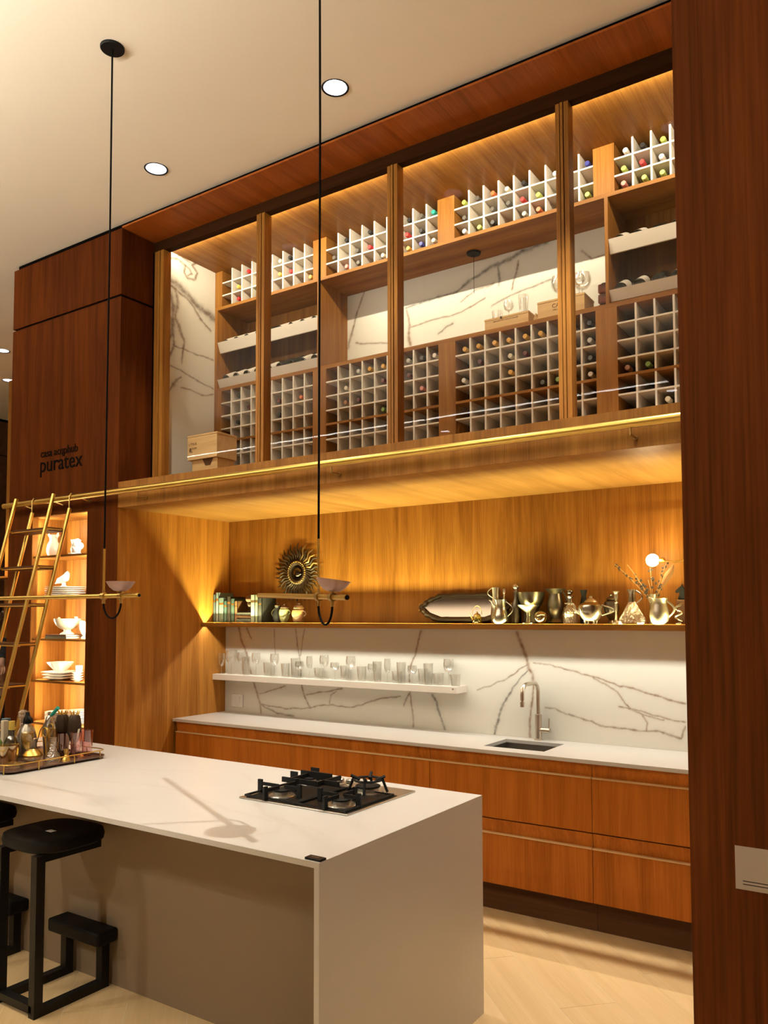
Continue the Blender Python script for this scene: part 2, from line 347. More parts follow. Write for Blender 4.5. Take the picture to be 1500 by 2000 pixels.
V_LEFT = [
  ([(-0.094,4.199),(-0.006,4.181),(0.084,4.143),(0.176,4.089),(0.27,4.062),(0.381,4.025)],0.0134,0.0167,0.3),
  ([(-0.084,4.154),(-0.023,4.134),(0.084,4.108),(0.158,4.062),(0.224,3.991),(0.339,3.926)],0.0067,0.0047,0.6),
  ([(-0.088,4.085),(-0.047,3.996),(-0.054,3.891),(-0.078,3.748)],0.015,0.0117,0.4),
  ([(-0.023,4.141),(-0.004,4.044),(-0.029,3.933),(0.016,3.844),(0.044,3.783)],0.0084,0.0061,0.6),
  ([(-0.087,4.358),(-0.009,4.381),(0.063,4.359),(0.054,4.3),(0.091,4.264),(0.164,4.276),(0.191,4.342),(0.135,4.385),(0.199,4.438)],0.0047,0.0047,0.7),
  ([(0.063,4.359),(0.108,4.347),(0.136,4.315),(0.091,4.285)],0.0041,0.0041,0.6),
  ([(-0.009,4.408),(0.062,4.407),(0.117,4.4)],0.0034,0.0034,0.6),
  ([(-0.084,3.602),(-0.036,3.707),(-0.054,3.807)],0.0064,0.0051,0.4),
  ([(-0.053,3.702),(0.135,3.695),(0.371,3.697)],0.0026,0.0026,0.6),
  ([(-0.075,3.54),(0.138,3.502),(0.373,3.463)],0.0032,0.0032,0.5),
  ([(-0.081,3.344),(-0.015,3.437),(0.035,3.476)],0.0089,0.0038,0.4),
  ([(0.036,3.397),(0.246,3.386),(0.374,3.422)],0.0032,0.0026,0.6),
  ([(0.012,3.879),(0.065,3.762),(0.042,3.583)],0.0059,0.0039,0.5),
]
V_MID = [
  ([(1.232,4.102),(1.178,3.985),(1.125,3.841),(1.089,3.744),(1.08,3.694)],0.0036,0.0058,0.7),
  ([(1.464,4.096),(1.472,3.979),(1.472,3.907)],0.0028,0.0021,0.1),
  ([(1.463,3.78),(1.45,3.732),(1.475,3.67),(1.475,3.62)],0.0028,0.007,0.9),
  ([(1.152,3.721),(1.318,3.686),(1.471,3.66)],0.0033,0.0033,0.8),
  ([(1.595,3.893),(1.802,3.908),(2.018,3.919),(2.131,3.98),(2.303,4.039),(2.425,4.051),(2.514,4.085),(2.688,4.102)],0.0045,0.0097,0.1),
  ([(1.604,3.876),(1.63,3.765),(1.62,3.676),(1.638,3.612)],0.003,0.0089,1),
  ([(1.63,3.742),(1.801,3.759),(2.049,3.766),(2.239,3.826)],0.003,0.003,0.8),
  ([(1.868,3.65),(1.934,3.688),(1.984,3.7)],0.0036,0.0036,0.5),
  ([(2.049,3.839),(2.162,3.9),(2.302,3.911)],0.0029,0.0036,0.8),
  ([(2.285,3.759),(2.361,3.784),(2.569,3.821),(2.713,3.843)],0.0028,0.0035,0.6),
  ([(2.334,4.046),(2.348,3.929),(2.34,3.888)],0.0063,0.0028,0.2),
  ([(2.484,4.022),(2.453,3.904),(2.437,3.837)],0.0041,0.0034,0.7),
  ([(2.922,3.98),(2.987,3.91),(3.067,3.917)],0.0026,0.0026,0.7),
]

# ================================================================= the room shell
ZC, YF, ZN, ZT, XR = 4.46, -0.517, 2.417, 2.597, 4.60     # ceiling, facade plane, niche ceiling, ledge, right end of the niche
# floor: screed/grout bed and diagonal boards
floor = struct(MB().box(-9, 9, -9, 7, -0.06, -0.008).build('floor', 'wood_floor'), 'pale oak floor of wide diagonal boards')
PW, PL = 0.257, 1.30
import itertools
_pm = {}
def plank_mesh(i):
    if i not in _pm: _pm[i] = MB().box(0.001, PL-0.001, 0.0011, PW-0.0011, -0.008, 0.0).mesh('plank', 'wood_floor')
    return _pm[i]
struct(MB().box(-3.2, 6.4, -4.8, 0.62, -0.0079, -0.0009).build('floor_grout', 'grout'), 'pale joints between the floor boards')
for k in range(-26, 18):
    v = 1.507 + k*PW
    off = (k*0.413) % 1.0 * PL
    for j in range(-8, 9):
        u = off + j*PL - 0.2
        um, vm = u+PL/2, v+PW/2
        x, y = (um+vm)/math.sqrt(2), (vm-um)/math.sqrt(2)
        if -1.6 < x < 5.2 and -3.6 < y < 0.75:
            o = bpy.data.objects.new('plank', plank_mesh(0)); COL.objects.link(o); o.parent = floor
            o.location = ((u+v)/math.sqrt(2), (v-u)/math.sqrt(2), 0); o.rotation_euler = (0, 0, -PI/4)
# ceiling with round openings for the recessed lamps
HOLES = [(0.742,-0.848), (2.146,-0.848), (3.55,-0.90), (-3.345,0.603), (-4.305,1.26)]
def ceiling_mesh():
    mb = MB(); h = 0.085
    xs = sorted({-9, 9, *[x-h for x, y in HOLES], *[x+h for x, y in HOLES]}); ys = sorted({-9, 7, *[y-h for x, y in HOLES], *[y+h for x, y in HOLES]})
    for a, b in zip(xs, xs[1:]):
        for c, d in zip(ys, ys[1:]):
            if any(abs((a+b)/2-x) < h*0.9 and abs((c+d)/2-y) < h*0.9 for x, y in HOLES): continue
            i = len(mb.v); mb.v += [(a,c,ZC),(b,c,ZC),(b,d,ZC),(a,d,ZC)]; mb.f.append((i,i+1,i+2,i+3))
    n = 32
    for x, y in HOLES:
        i = len(mb.v)
        for k in range(n):
            a = 2*PI*k/n; c, s = math.cos(a), math.sin(a); m = max(abs(c), abs(s))
            mb.v += [(x+h*c/m, y+h*s/m, ZC), (x+0.064*c, y+0.064*s, ZC)]
        for k in range(n): mb.f.append((i+2*k, i+2*((k+1) % n), i+2*((k+1) % n)+1, i+2*k+1))
    i = len(mb.v); mb.v += [(-9,-9,4.62),(9,-9,4.62),(9,7,4.62),(-9,7,4.62)]; mb.f.append((i,i+1,i+2,i+3))
    return mb
struct(ceiling_mesh().build('ceiling', 'ceiling'), 'flat cream painted ceiling with recessed lamps')
struct(MB().box(-9, 9, -9.2, -9, 0, ZC).build('wall_rear', 'ceiling'), 'plain cream wall at the far end of the showroom')
struct(MB().box(9, 9.2, -9, 7, 0, ZC).build('wall_side', 'ceiling'), 'plain cream side wall of the showroom')
struct(MB().box(-9.2, -9, -9, 7, 0, ZC).build('wall_end', 'ceiling'), 'plain cream end wall of the showroom')
# far wall behind the facade's left end
far = struct(MB().box(-6.35, -6.15, 0.5, 6.6, 0, 3.93).box(-6.35, -6.15, 0.5, 6.6, 3.945, 4.42).build('wall_far', 'wood_dark'), 'dark wooden wall far behind the left end of the facade')
MB().box(-6.36, -6.17, 0.5, 6.6, 3.90, 4.46).build('shadow_gap', 'black_gap', far)
struct(MB().box(-9, 9, 6.6, 6.8, 0, ZC).build('wall_back_far', 'wood_dark'), 'dark wall closing the space behind the facade')

# facade left of the niche: a block with a display opening (X -1.01..-0.33, Z 0.30..2.42)
fac = sempty('wall_left', 'reddish brown wooden facade left of the kitchen niche')
OX0, OX1, OZ0, OZ1, OYB = -1.01, -0.335, 0.30, 2.42, -0.215
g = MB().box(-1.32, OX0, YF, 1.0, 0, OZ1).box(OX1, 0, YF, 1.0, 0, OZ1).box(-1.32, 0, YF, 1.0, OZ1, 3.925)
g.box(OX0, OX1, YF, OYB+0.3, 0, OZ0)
g.build('lower_panel', 'wood_facade_dim', fac)
MB().box(-1.32, 0, YF, 1.0, 3.942, 4.42).build('upper_panel', 'wood_facade_dim', fac)
MB().box(-1.30, -0.012, YF+0.012, 0.99, 3.92, 3.945).box(-1.29, -0.012, YF+0.02, 0.99, 4.415, 4.459).build('shadow_gap', 'black_gap', fac)
MB().box(OX0, OX1, OYB, OYB+0.02, OZ0, OZ1).box(OX0, OX0+0.006, YF+0.002, OYB, OZ0, OZ1).box(OX1-0.006, OX1, YF+0.002, OYB, OZ0, OZ1).box(OX0, OX1, YF+0.002, OYB, OZ1-0.006, OZ1).build('niche_lining', 'wood_v', fac)
DZ = [2.117, 1.808, 1.493, 1.180, 0.865, 0.55]
for z in DZ: MB().box(OX0+0.001, OX1-0.001, YF+0.012, OYB, z-0.016, z).build('shelf', 'wood_x', fac)
# second lit opening round the corner, seen as a sliver at the very left
fac2 = struct(MB().box(-4.2, -3.0, 1.2, 1.24, 0, 4.42).build('wall_display_far', 'wood_v'), 'lit wooden display wall at the left edge of the picture')
for z in (0.5, 0.9, 1.3, 1.7, 2.1): MB().box(-4.2, -3.0, 0.92, 1.2, z-0.02, z).build('shelf', 'wood_x', fac2)
strip('far_display_led', 1.2, 0.02, (-3.6, 0.85, 2.5), (0, 0.75, -0.5), 22, (1.0,0.70,0.42), 160)

# kitchen niche: left side, wooden back, ceiling, fascia
NL = struct(MB().box(-0.02, 0.0, YF+0.001, 0.60, 0, ZN).build('wall_niche_left', 'wood_side_lit'), 'warm lit wooden side wall of the niche')
NL.location.x = 0.0005
struct(MB().box(0, XR, 0.572, 0.60, 1.45, ZN).build('wall_back', 'wood_v'), 'amber lit wooden back wall above the long shelf')
struct(MB().box(XR, XR+0.03, YF, 0.60, 0, ZN).build('wall_niche_right', 'wood_v'), 'wooden side wall at the right end of the niche')
struct(MB().box(0.0, XR+0.4, YF+0.012, 0.60, ZN, ZT-0.01).build('ceiling_niche', 'wood_pale'), 'wooden underside of the wine cabinet above the niche')
trim1 = struct(MB().box(0.0, XR+0.4, YF, YF+0.012, ZN-0.001, ZT).build('trim_1', 'wood_v'), 'wooden fascia below the glazed wine cabinet')
struct(MB().box(0.0, XR+0.4, YF+0.012, 0.75, ZT-0.010, ZT-0.0005).build('trim_2', 'wood_x'), 'wooden ledge carrying the glass front')
# soffit, shadow gap and beam over the glass
struct(MB().box(0.0, XR+0.4, YF, -0.228, 4.42, 4.432).build('trim_3', 'wood_soffit'), 'reddish wooden soffit in front of the wine cabinet')
struct(MB().box(-0.012, XR+0.4, YF+0.02, 1.0, 4.434, 4.459).build('trim_4', 'black_gap'), 'black shadow gap between soffit and ceiling')
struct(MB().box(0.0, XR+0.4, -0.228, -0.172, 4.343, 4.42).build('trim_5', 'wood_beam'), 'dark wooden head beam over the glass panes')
struct(MB().box(0.0, XR+0.4, -0.172, 0.75, 4.412, 4.432).build('ceiling_cabinet', 'wood_y'), 'honey coloured ceiling inside the wine cabinet')
MB().box(0.06, XR, -0.168, -0.158, 4.402, 4.411).build('led_strip', 'led_line', bpy.data.objects['trim_5'])
# right-hand partition close to the camera
col = struct(MB().box(4.114, 5.6, -1.88, -1.60, 0, ZC).build('wall_right', 'wood_col_dim'), 'dark wooden partition close to the camera at the right edge')

# ---------------------------------------------------------------- marble
def marble_sheet(name, mat, a0, a1, b0, b1, step, veins, to3, seed=1, faint=0, wide=1.15):
    """grid sheet (a,b) carrying the vein pattern as a colour attribute"""
    import numpy as np
    rng = np.random.default_rng(seed)
    na, nb = int((a1-a0)/step)+1, int((b1-b0)/step)+1
    A, B = np.meshgrid(np.linspace(a0, a1, na), np.linspace(b0, b1, nb), indexing='ij')
    R = np.zeros_like(A); T = np.zeros_like(A); W = np.zeros_like(A)
    for pts, w0, w1, t in veins:
        w0, w1 = w0*wide, w1*wide
        p = np.array(pts, float)
        for _ in range(3):                                   # rough the line up
            m = (p[1:]+p[:-1])/2; l = np.linalg.norm(p[1:]-p[:-1], axis=1, keepdims=True)
            m = m + rng.normal(0, 0.032, m.shape)*l
            q = np.empty((len(p)+len(m), 2)); q[0::2] = p; q[1::2] = m; p = q
        n = len(p)
        for i in range(n-1):
            f = i/(n-1); wd = (w0+(w1-w0)*f)*(0.6+0.8*rng.random())
            lo = np.minimum(p[i], p[i+1])-4*wd-0.01; hi = np.maximum(p[i], p[i+1])+4*wd+0.01
            i0, i1 = np.searchsorted(A[:,0], [lo[0], hi[0]]); j0, j1 = np.searchsorted(B[0], [lo[1], hi[1]])
            if i1 <= i0 or j1 <= j0: continue
            a, b = A[i0:i1, j0:j1], B[i0:i1, j0:j1]
            d = p[i+1]-p[i]; L2 = max(1e-9, d@d)
            s = np.clip(((a-p[i,0])*d[0]+(b-p[i,1])*d[1])/L2, 0, 1)
            ds = np.hypot(a-p[i,0]-s*d[0], b-p[i,1]-s*d[1])
            val = np.exp(-(ds/max(wd, step*0.75))**2)*min(1, 0.35+wd/(step*0.9)) + 0.13*np.exp(-(ds/(3.2*wd+0.004))**2)
            sub = R[i0:i1, j0:j1]; up = val > sub
            sub[up] = val[up]; tt = T[i0:i1, j0:j1]; tt[up] = t
    R = np.clip(R, 0, 1)
    if faint: R *= faint
    v = to3(A.ravel(), B.ravel()); idx = np.arange(na*nb).reshape(na, nb)
    f = np.stack([idx[:-1,:-1], idx[1:,:-1], idx[1:,1:], idx[:-1,1:]], -1).reshape(-1, 4)
    me = bpy.data.meshes.new(name); me.from_pydata(v.tolist(), [], f.tolist())
    ca = me.color_attributes.new('vein', 'FLOAT_COLOR', 'POINT')
    c = np.stack([R.ravel(), T.ravel(), np.zeros(na*nb), np.ones(na*nb)], -1).astype('f').ravel()
    ca.data.foreach_set('color', c); me.materials.append(MATS[mat]); me.update()
    o = bpy.data.objects.new(name, me); COL.objects.link(o)
    return o
import numpy as np
bsp = struct(marble_sheet('wall_backsplash', 'marble', 0.0, XR, 0.9, 1.585, 0.005, V_SPLASH, lambda a, b: np.stack([a, np.full_like(a, 0.542), b], -1)), 'white marble backsplash with brown and grey veins')
MB().box(0.0, XR, 0.5425, 0.571, 0.86, 1.585).build('slab_core', 'rack_white', bsp)
ml = struct(marble_sheet('wall_cabinet_left', 'marble', -0.18, 0.40, ZT, 4.412, 0.006, V_LEFT, lambda a, b: np.stack([np.full_like(a, 0.010), a, b], -1), 3, 0, 1.6), 'veined white marble side wall inside the wine cabinet')
mm = struct(marble_sheet('wall_cabinet_back', 'marble', 1.06, 3.20, 3.46, 4.11, 0.006, V_MID, lambda a, b: np.stack([a, np.full_like(a, 0.73), b], -1), 5, 0, 1.5), 'veined white marble back of the open middle shelf')

# ---------------------------------------------------------------- glass front of the wine cabinet
edges = [0.065, 1.06, 2.107, 3.165, 4.22]
def mullion(xc, wd):
    mb = MB(); h = wd/2
    mb.box(xc-h, xc-h+wd*0.30, -0.235, -0.165, ZT, 4.343).box(xc-h+wd*0.30, xc-h+wd*0.38, -0.222, -0.165, ZT, 4.343)
    mb.box(xc-h+wd*0.38, xc-h+wd*0.58, -0.238, -0.165, ZT, 4.343).box(xc-h+wd*0.58, xc-h+wd*0.66, -0.222, -0.165, ZT, 4.343)
    mb.box(xc-h+wd*0.66, xc+h, -0.235, -0.165, ZT, 4.343)
    return mb
for i in range(4):
    wn = sempty('window_%d' % (i+1), '%s tall glass pane from the left of the wine cabinet' % ORD[i])
    x0 = edges[i]+0.035; x1 = edges[i+1]-0.035
    MB().box(x0-0.01, x1+0.01, -0.2015, -0.1985, ZT, 4.345).build('pane', 'pane', wn)
    mullion(edges[i], 0.095 if i == 0 else 0.07).build('mullion', 'wood_v', wn)
MB().box(0.0, 0.016, -0.235, -0.17, ZT, 4.343).build('seal', 'black_gap', bpy.data.objects['window_1'])

# ================================================================= recessed lamps and other lights of the room
def downlight(x, y, label, power, blend=0.55, cone=86):
    t = thing('downlight', label, 'lamp', (x, y, ZC), 'recessed ceiling lamps')
    MB().lathe([(0.063,0.0),(0.072,-0.004),(0.074,-0.001),(0.074,0.0)], n=32, caps=False).build('trim_ring', 'black', t)
    MB().lathe([(0.064,0.0),(0.058,0.055),(0.05,0.075)], n=32, caps=False).build('reflector', 'can_inner', t)
    MB().lathe([(0.0001,0.074),(0.052,0.074)], n=32, caps=False).build('lens', 'light_disc', t)
    if power: lamp('downlight_beam', 'SPOT', (x, y-(0.05 if y > -0.88 else 0.0), ZC+0.045), power, ROOM, t, aim=(0,0,-1), spot_size=math.radians(cone), spot_blend=blend, shadow_soft_size=0.03)
downlight(*HOLES[0], 'round ceiling lamp near the facade corner, above the left glass panes', P_DOWN*1.1)
downlight(*HOLES[1], 'round ceiling lamp beside the front pendant cord', P_DOWN*0.7)
downlight(*HOLES[2], 'round ceiling lamp beside the dark partition', P_DOWN*2.3)
downlight(*HOLES[3], 'round ceiling lamp at the far left picture edge, the nearer one', P_DOWN*0.6)
downlight(*HOLES[4], 'tiny far ceiling lamp beside the facade left edge', P_DOWN*0.6)
# the row of ceiling lamps behind the camera, turned towards the island (they mirror low in the glass panes)
for x, y, lab in ((2.15,-6.55,'ceiling lamp behind the camera mirrored in the right pane'), (-1.3,-6.9,'ceiling lamp behind the camera mirrored in the third pane')):
    t = thing('downlight', lab, 'lamp', (x, y, ZC), 'recessed ceiling lamps')
    MB().lathe([(0.063,-0.001),(0.072,-0.006),(0.074,-0.001)], n=32, caps=False).build('trim_ring', 'black', t)
    MB().lathe([(0.0001,-0.002),(0.064,-0.002)], n=32, caps=False).build('lens', 'light_disc', t)
    lamp('downlight_beam', 'SPOT', (x, y, ZC-0.02), P_DOWN*1.7, ROOM, t, aim=(1.6-x, -1.9-y, 0.35-ZC), spot_size=math.radians(27), spot_blend=0.8, shadow_soft_size=0.04)
for x, y in ((-4.4,-3.2), (6.8,-6.4)):  # unseen fill spots without fixtures, added to lift the room light
    lamp('room_fill_spot', 'SPOT', (x, y, ZC-0.02), P_DOWN*0.3, ROOM, aim=(0,0,-1), spot_size=math.radians(80), spot_blend=0.6, shadow_soft_size=0.05)
# suspended linear luminaire behind the camera (it mirrors in the glass panes), with an added uplight to brighten the ceiling
t = thing('linear_luminaire', 'long suspended linear lamp mirrored in the glass panes', 'lamp', (-0.4,-3.75,3.78))
MB().box(-3.2, 3.2, -0.03, 0.03, 0.02, 0.06).build('housing', 'white_plastic', t)
MB().box(-3.2, 3.2, -0.006, 0.006, 0.008, 0.0199).build('diffuser', 'linear_led', t)
for x in (-2.8, 0.0, 2.8): MB().tube([(x,0,0.06),(x,0,0.68)], 0.002, 6).build('wire', 'steel', t)
strip('ceiling_fill_uplight', 6.4, 0.05, (-0.4,-3.75,3.845), (0,0.30,1), P_LINEAR, ROOM, 175)

# ================================================================= counter run in the niche
t = tag(MB().box(0.0, 2.50, 0.0, 0.541, 0.88, 0.9).box(2.875, XR, 0.0, 0.541, 0.88, 0.9).box(2.50, 2.875, 0.0, 0.12, 0.88, 0.9).box(2.50, 2.875, 0.43, 0.541, 0.88, 0.9).build('countertop', 'marble_top'),
        'long white countertop running below the marble backsplash', 'countertop')
CX = [0.024, 1.128, 2.200, 3.183, 4.25]
cl = ['far left base cabinet under the white countertop, beside the niche wall', 'base cabinet under the countertop, second from the niche wall', 'base cabinet directly below the sink', 'base cabinet beside the dark partition, right of the sink']
for i in range(4):
    a, b = CX[i]+0.0015, CX[i+1]-0.0015
    t = thing('base_cabinet', cl[i], 'cabinet', ((a+b)/2, 0.27, 0), 'wooden base cabinets')
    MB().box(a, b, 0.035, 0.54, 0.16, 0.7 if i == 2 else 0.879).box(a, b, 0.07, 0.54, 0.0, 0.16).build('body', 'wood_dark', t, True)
    for z0, zl, z1 in ((0.524, 0.802, 0.878), (0.162, 0.437, 0.517)):
        dr = bpy.data.objects.new('drawer', MB().prism([(0.010, z0), (0.010, zl), (0.034, zl), (0.034, z0)], 'x', a, b).mesh('drawer', 'wood_cab')); COL.objects.link(dr)
        dr.parent = t; dr.location = -t.location
        p = MB().prism([(0.026, zl+0.004), (0.012, z1), (0.034, z1), (0.034, zl+0.004)], 'x', a, b).build('finger_groove', 'wood_cab', dr)
        p = MB().box(a, b, 0.004, 0.03, zl, zl+0.007).build('handle_lip', 'wood_edge', dr)
# undermount sink
t = thing('sink', 'stainless steel undermount sink sunk into the countertop', 'sink', (2.6875, 0.275, 0.70))
MB().box(-0.195, -0.186, -0.162, 0.162, 0.0, 0.179).box(0.186, 0.195, -0.162, 0.162, 0, 0.179).box(-0.195, 0.195, -0.17, -0.16, 0, 0.179).box(-0.195, 0.195, 0.158, 0.17, 0, 0.179).box(-0.195, 0.195, -0.17, 0.17, 0.0, 0.008).build('basin', 'sink_steel', t)
MB().lathe([(0.0001,0.0085),(0.04,0.0085),(0.045,0.011),(0.047,0.0085)], n=24).build('drain', 'steel', t)
MB().box(0.0, 0.10, 0.148, 0.158, 0.115, 0.135).build('overflow_slot', 'black', t)
# faucet
t = thing('faucet', 'brushed nickel faucet with square arched spout behind the sink', 'faucet', (2.686, 0.494, 0.90))
MB().lathe([(0.027,0),(0.027,0.006),(0.023,0.008)], n=24).build('base_ring', 'nickel', t)
MB().lathe([(0.021,0.004),(0.021,0.155),(0.013,0.158)], n=24).build('body', 'nickel', t)
R_ = 0.06
pts = [(0,0,0.15),(0,0,0.29)] + [(0,-R_+R_*math.cos(a), 0.29+R_*math.sin(a)) for a in [PI/2*k/6 for k in range(1,7)]]
pts += [(0,-0.175+0, 0.35)] + [(0,-0.175-R_*math.sin(a), 0.29+R_*math.cos(a)) for a in [PI/2*k/6 for k in range(1,7)]] + [(0,-0.235,0.262)]
MB().tube(pts, 0.0125, 14).build('spout', 'nickel', t)
MB().lathe([(0.008,0.252),(0.008,0.262)], (0,-0.235,0), 14).lathe([(0.012,0.222),(0.013,0.252)], (0,-0.235,0), 14).build('nozzle', 'nickel', t)
h = MB().tube([(0.015,0,0.062),(0.075,0,0.062)], 0.0165, 16).build('handle', 'nickel', t)
MB().tube([(0.068,0,0.07),(0.070,0,0.135)], 0.0055, 10).build('lever', 'nickel', h)
# long wooden shelf with light line, white shelf, switch
g0, g1 = 0.312-0.0135, 0.312+0.0145; h0, h1 = 0.312-0.0165, 0.312+0.0165
sp_ = [(0.272,1.574),(h0,1.574),(h0,1.590),(h1,1.590),(h1,1.574),(0.5715,1.574),(0.5715,1.608),(g1,1.608),(g1,1.592),(g0,1.592),(g0,1.608),(0.272,1.608)]
mb = MB(); n = len(sp_); mb.v = [(x, y, z) for x in (0.0005, XR-0.001) for y, z in sp_]
mb.f = [(i, (i+1) % n, n+(i+1) % n, n+i) for i in range(n)]
t = tag(mb.build('wooden_shelf', 'wood_x'), 'long wooden wall shelf with a glowing front line, above the backsplash', 'shelf')
MB().box(0.01, XR-0.02, g0+0.001, g0+0.003, 1.5925, 1.6078).build('light_line', 'led_line', t)
t = tag(MB().box(0.0005, 2.173, 0.401, 0.541, 1.160, 1.204).build('floating_shelf', 'rack_white', bevel=0.001), 'short white floating shelf holding clear glasses on the backsplash', 'shelf')
MB().lathe([(0.0001,0),(0.006,0),(0.006,0.002)], (2.145,0.4005,1.188), 12, 'y').build('screw_cap', 'nickel', t)
t = thing('wall_switch', 'white switch plate on the backsplash near the niche corner', 'switch', (0.138, 0.541, 0.992))
MB().box(-0.06, 0.06, -0.008, 0.0, -0.05, 0.05).build('plate', 'white_plastic', t, bevel=0.002)
for k in range(3): MB().box(-0.03, 0.03, -0.012, -0.008, 0.012-0.024*k, 0.03-0.024*k).build('button', 'white_plastic', t)

# ================================================================= island
IX0, IX1, IY0, IY1 = 0.0, 3.074, -2.155, -1.041
isl = thing('kitchen_island', 'white kitchen island with a waterfall end and a seating overhang', 'island', (1.5, -1.6, 0))
V_ISL = [([(1.4,-1.75),(1.75,-1.66),(2.0,-1.7),(2.3,-1.8),(2.62,-1.86)],0.006,0.006,1),([(2.35,-1.66),(2.5,-1.78),(2.66,-1.86),(2.72,-1.95),(2.66,-2.1)],0.009,0.007,1),([(2.66,-1.86),(2.78,-1.84),(2.95,-1.93)],0.006,0.005,1),
         ([(0.9,-1.55),(1.2,-1.5),(1.5,-1.42),(1.7,-1.3)],0.006,0.004,1),([(1.9,-1.25),(2.05,-1.36),(2.2,-1.42)],0.005,0.006,1),([(0.6,-2.0),(1.1,-1.9),(1.6,-1.95),(2.0,-2.08)],0.005,0.006,1)]
o = marble_sheet('worktop', 'marble_top', IX0, IX1, IY0, IY1, 0.008, V_ISL, lambda a, b: np.stack([a, b, np.full_like(a, 0.9)], -1), 9, 0.3)
o.parent = isl; o.location = -isl.location
MB().box(IX0, IX1, IY0, IY1, 0.881, 0.8995).build('worktop_slab', 'marble_top', isl, True)
MB().box(IX1-0.02, IX1, IY0, IY1, 0.0, 0.8808).build('end_panel', 'marble_top', isl, True)
MB().box(IX0, IX0+0.02, IY0, IY1, 0.0, 0.8808).build('end_panel', 'marble_top', isl, True)
MB().box(IX0+0.02, IX1-0.035, -1.72, IY1-0.02, 0.0, 0.8808).build('body', 'panel_shaded', isl, True)
MB().box(IX1-0.035, IX1-0.0205, -1.71, IY1-0.02, 0.0, 0.88).build('shadow_gap', 'black_gap', isl, True)
# small black plate on the near corner
t = thing('desk_plate', 'small black plate on the near corner of the island', 'plate', (3.042, -2.133, 0.9002))
MB().box(-0.031, 0.031, -0.0155, 0.0155, 0, 0.007).build('plate', 'black_steel', t, bevel=0.001)
MB().box(-0.016, 0.014, -0.005, 0.005, 0.007, 0.0073).build('print', 'silver_dark', t)

# ---------------------------------------------------------------- gas hob
hx0, hx1, hy0, hy1 = 2.245, 2.805, -1.642, -1.141
hob = thing('gas_hob', 'four burner gas hob with black cast iron grates on the island', 'cooktop', ((hx0+hx1)/2, (hy0+hy1)/2, 0.9002))
hx, hy = (hx1-hx0)/2, (hy1-hy0)/2
MB().box(-hx, hx, -hy, hy, 0, 0.006).build('steel_plate', 'steel', hob, bevel=0.002)
MB().box(-hx+0.03, hx-0.012, -hy+0.012, hy-0.13, 0.006, 0.008).build('drip_tray', 'black_steel', hob)
BUR = [(-0.14,-0.14,0.036), (0.17,-0.14,0.040), (-0.20,0.115,0.032), (0.12,0.12,0.052)]
for bx, by, br in BUR:
    b = MB().lathe([(br+0.02,0.008),(br+0.018,0.012),(br,0.013),(br,0.026),(br-0.004,0.027)], (bx,by,0), 28).build('burner', 'steel', hob)
    MB().lathe([(br,0.027),(br+0.002,0.029),(br+0.002,0.033),(br-0.004,0.036),(0.0001,0.036)], (bx,by,0), 28).build('burner_cap', 'black_iron', b)
def grate(x0, x1, y0, y1, cs):
    mb = MB(); z = 0.034; r = 0.005
    mb.tube([(x0,y0,0.014),(x1,y0,0.014),(x1,y1,0.014),(x0,y1,0.014)], r, 6, True)
    for bx, by, br in cs:
        for (dx, dy) in ((1,0),(-1,0),(0,1),(0,-1)):
            ex = (x1 if dx > 0 else x0) if dx else bx; ey = (y1 if dy > 0 else y0) if dy else by
            ex = max(min(ex, bx+0.10), bx-0.10) if dx and abs(ex-bx) > 0.13 else ex
            ey = max(min(ey, by+0.10), by-0.10) if dy and abs(ey-by) > 0.13 else ey
            sx, sy = bx+dx*0.02, by+dy*0.02
            lo = lambda a, c: (min(a, c)-0.003, max(a, c)+0.003)
            xa, xb = lo(sx, ex); ya, yb = lo(sy, ey)
            mb.box(xa, xb, ya, yb, 0.038, 0.052)
            fx, fy = ex, ey
            mb.box(fx-0.005-0.012*abs(dx), fx+0.005+0.0*abs(dx), fy-0.005-0.012*abs(dy), fy+0.005, 0.008, 0.062)
    return mb
grate(-0.255, 0.01, -0.238, 0.10, [BUR[0]]).build('grate', 'black_iron', hob)
grate(0.02, 0.262, -0.238, 0.10, [BUR[1]]).build('grate', 'black_iron', hob)
mb = MB(); mb.box(-0.252,-0.06,-0.012,-0.004,0.03,0.052).box(-0.21,-0.202,0.0,0.18,0.03,0.052).box(-0.06,0.03,0.03,0.038,0.03,0.052).box(-0.06,-0.052,-0.01,0.16,0.03,0.05).box(-0.245,-0.07,0.11,0.118,0.03,0.062).box(-0.255,-0.215,0.05,0.056,0.01,0.066).box(-0.235,-0.19,0.17,0.178,0.01,0.066)
mb.build('grate', 'black_iron', hob)
MB().tube([(0.12+0.06*math.cos(a), 0.12+0.06*math.sin(a), 0.058) for a in [2*PI*k/24 for k in range(24)]], 0.005, 6, True).build('wok_ring', 'black_iron', hob)
for a in (0.4, 0.4+PI/2, 0.4+PI, 0.4+3*PI/2):
    mb = MB()
    mb.tube([(0.12+0.035*math.cos(a), 0.12+0.035*math.sin(a), 0.056), (0.12+0.075*math.cos(a), 0.12+0.075*math.sin(a), 0.074)], 0.007, 6)
    mb.tube([(0.12+0.062*math.cos(a), 0.12+0.062*math.sin(a), 0.066), (0.12+0.085*math.cos(a), 0.12+0.085*math.sin(a), 0.008)], 0.006, 6)
    mb.build('wok_support', 'black_iron', hob)
for k, kx in enumerate((-0.185, -0.13, -0.075, -0.03)):
    MB().lathe([(0.019,0.006),(0.019,0.008),(0.015,0.01),(0.015,0.028),(0.012,0.031),(0.0001,0.031)], (kx, 0.19, 0), 20).build('knob', 'nickel', hob)

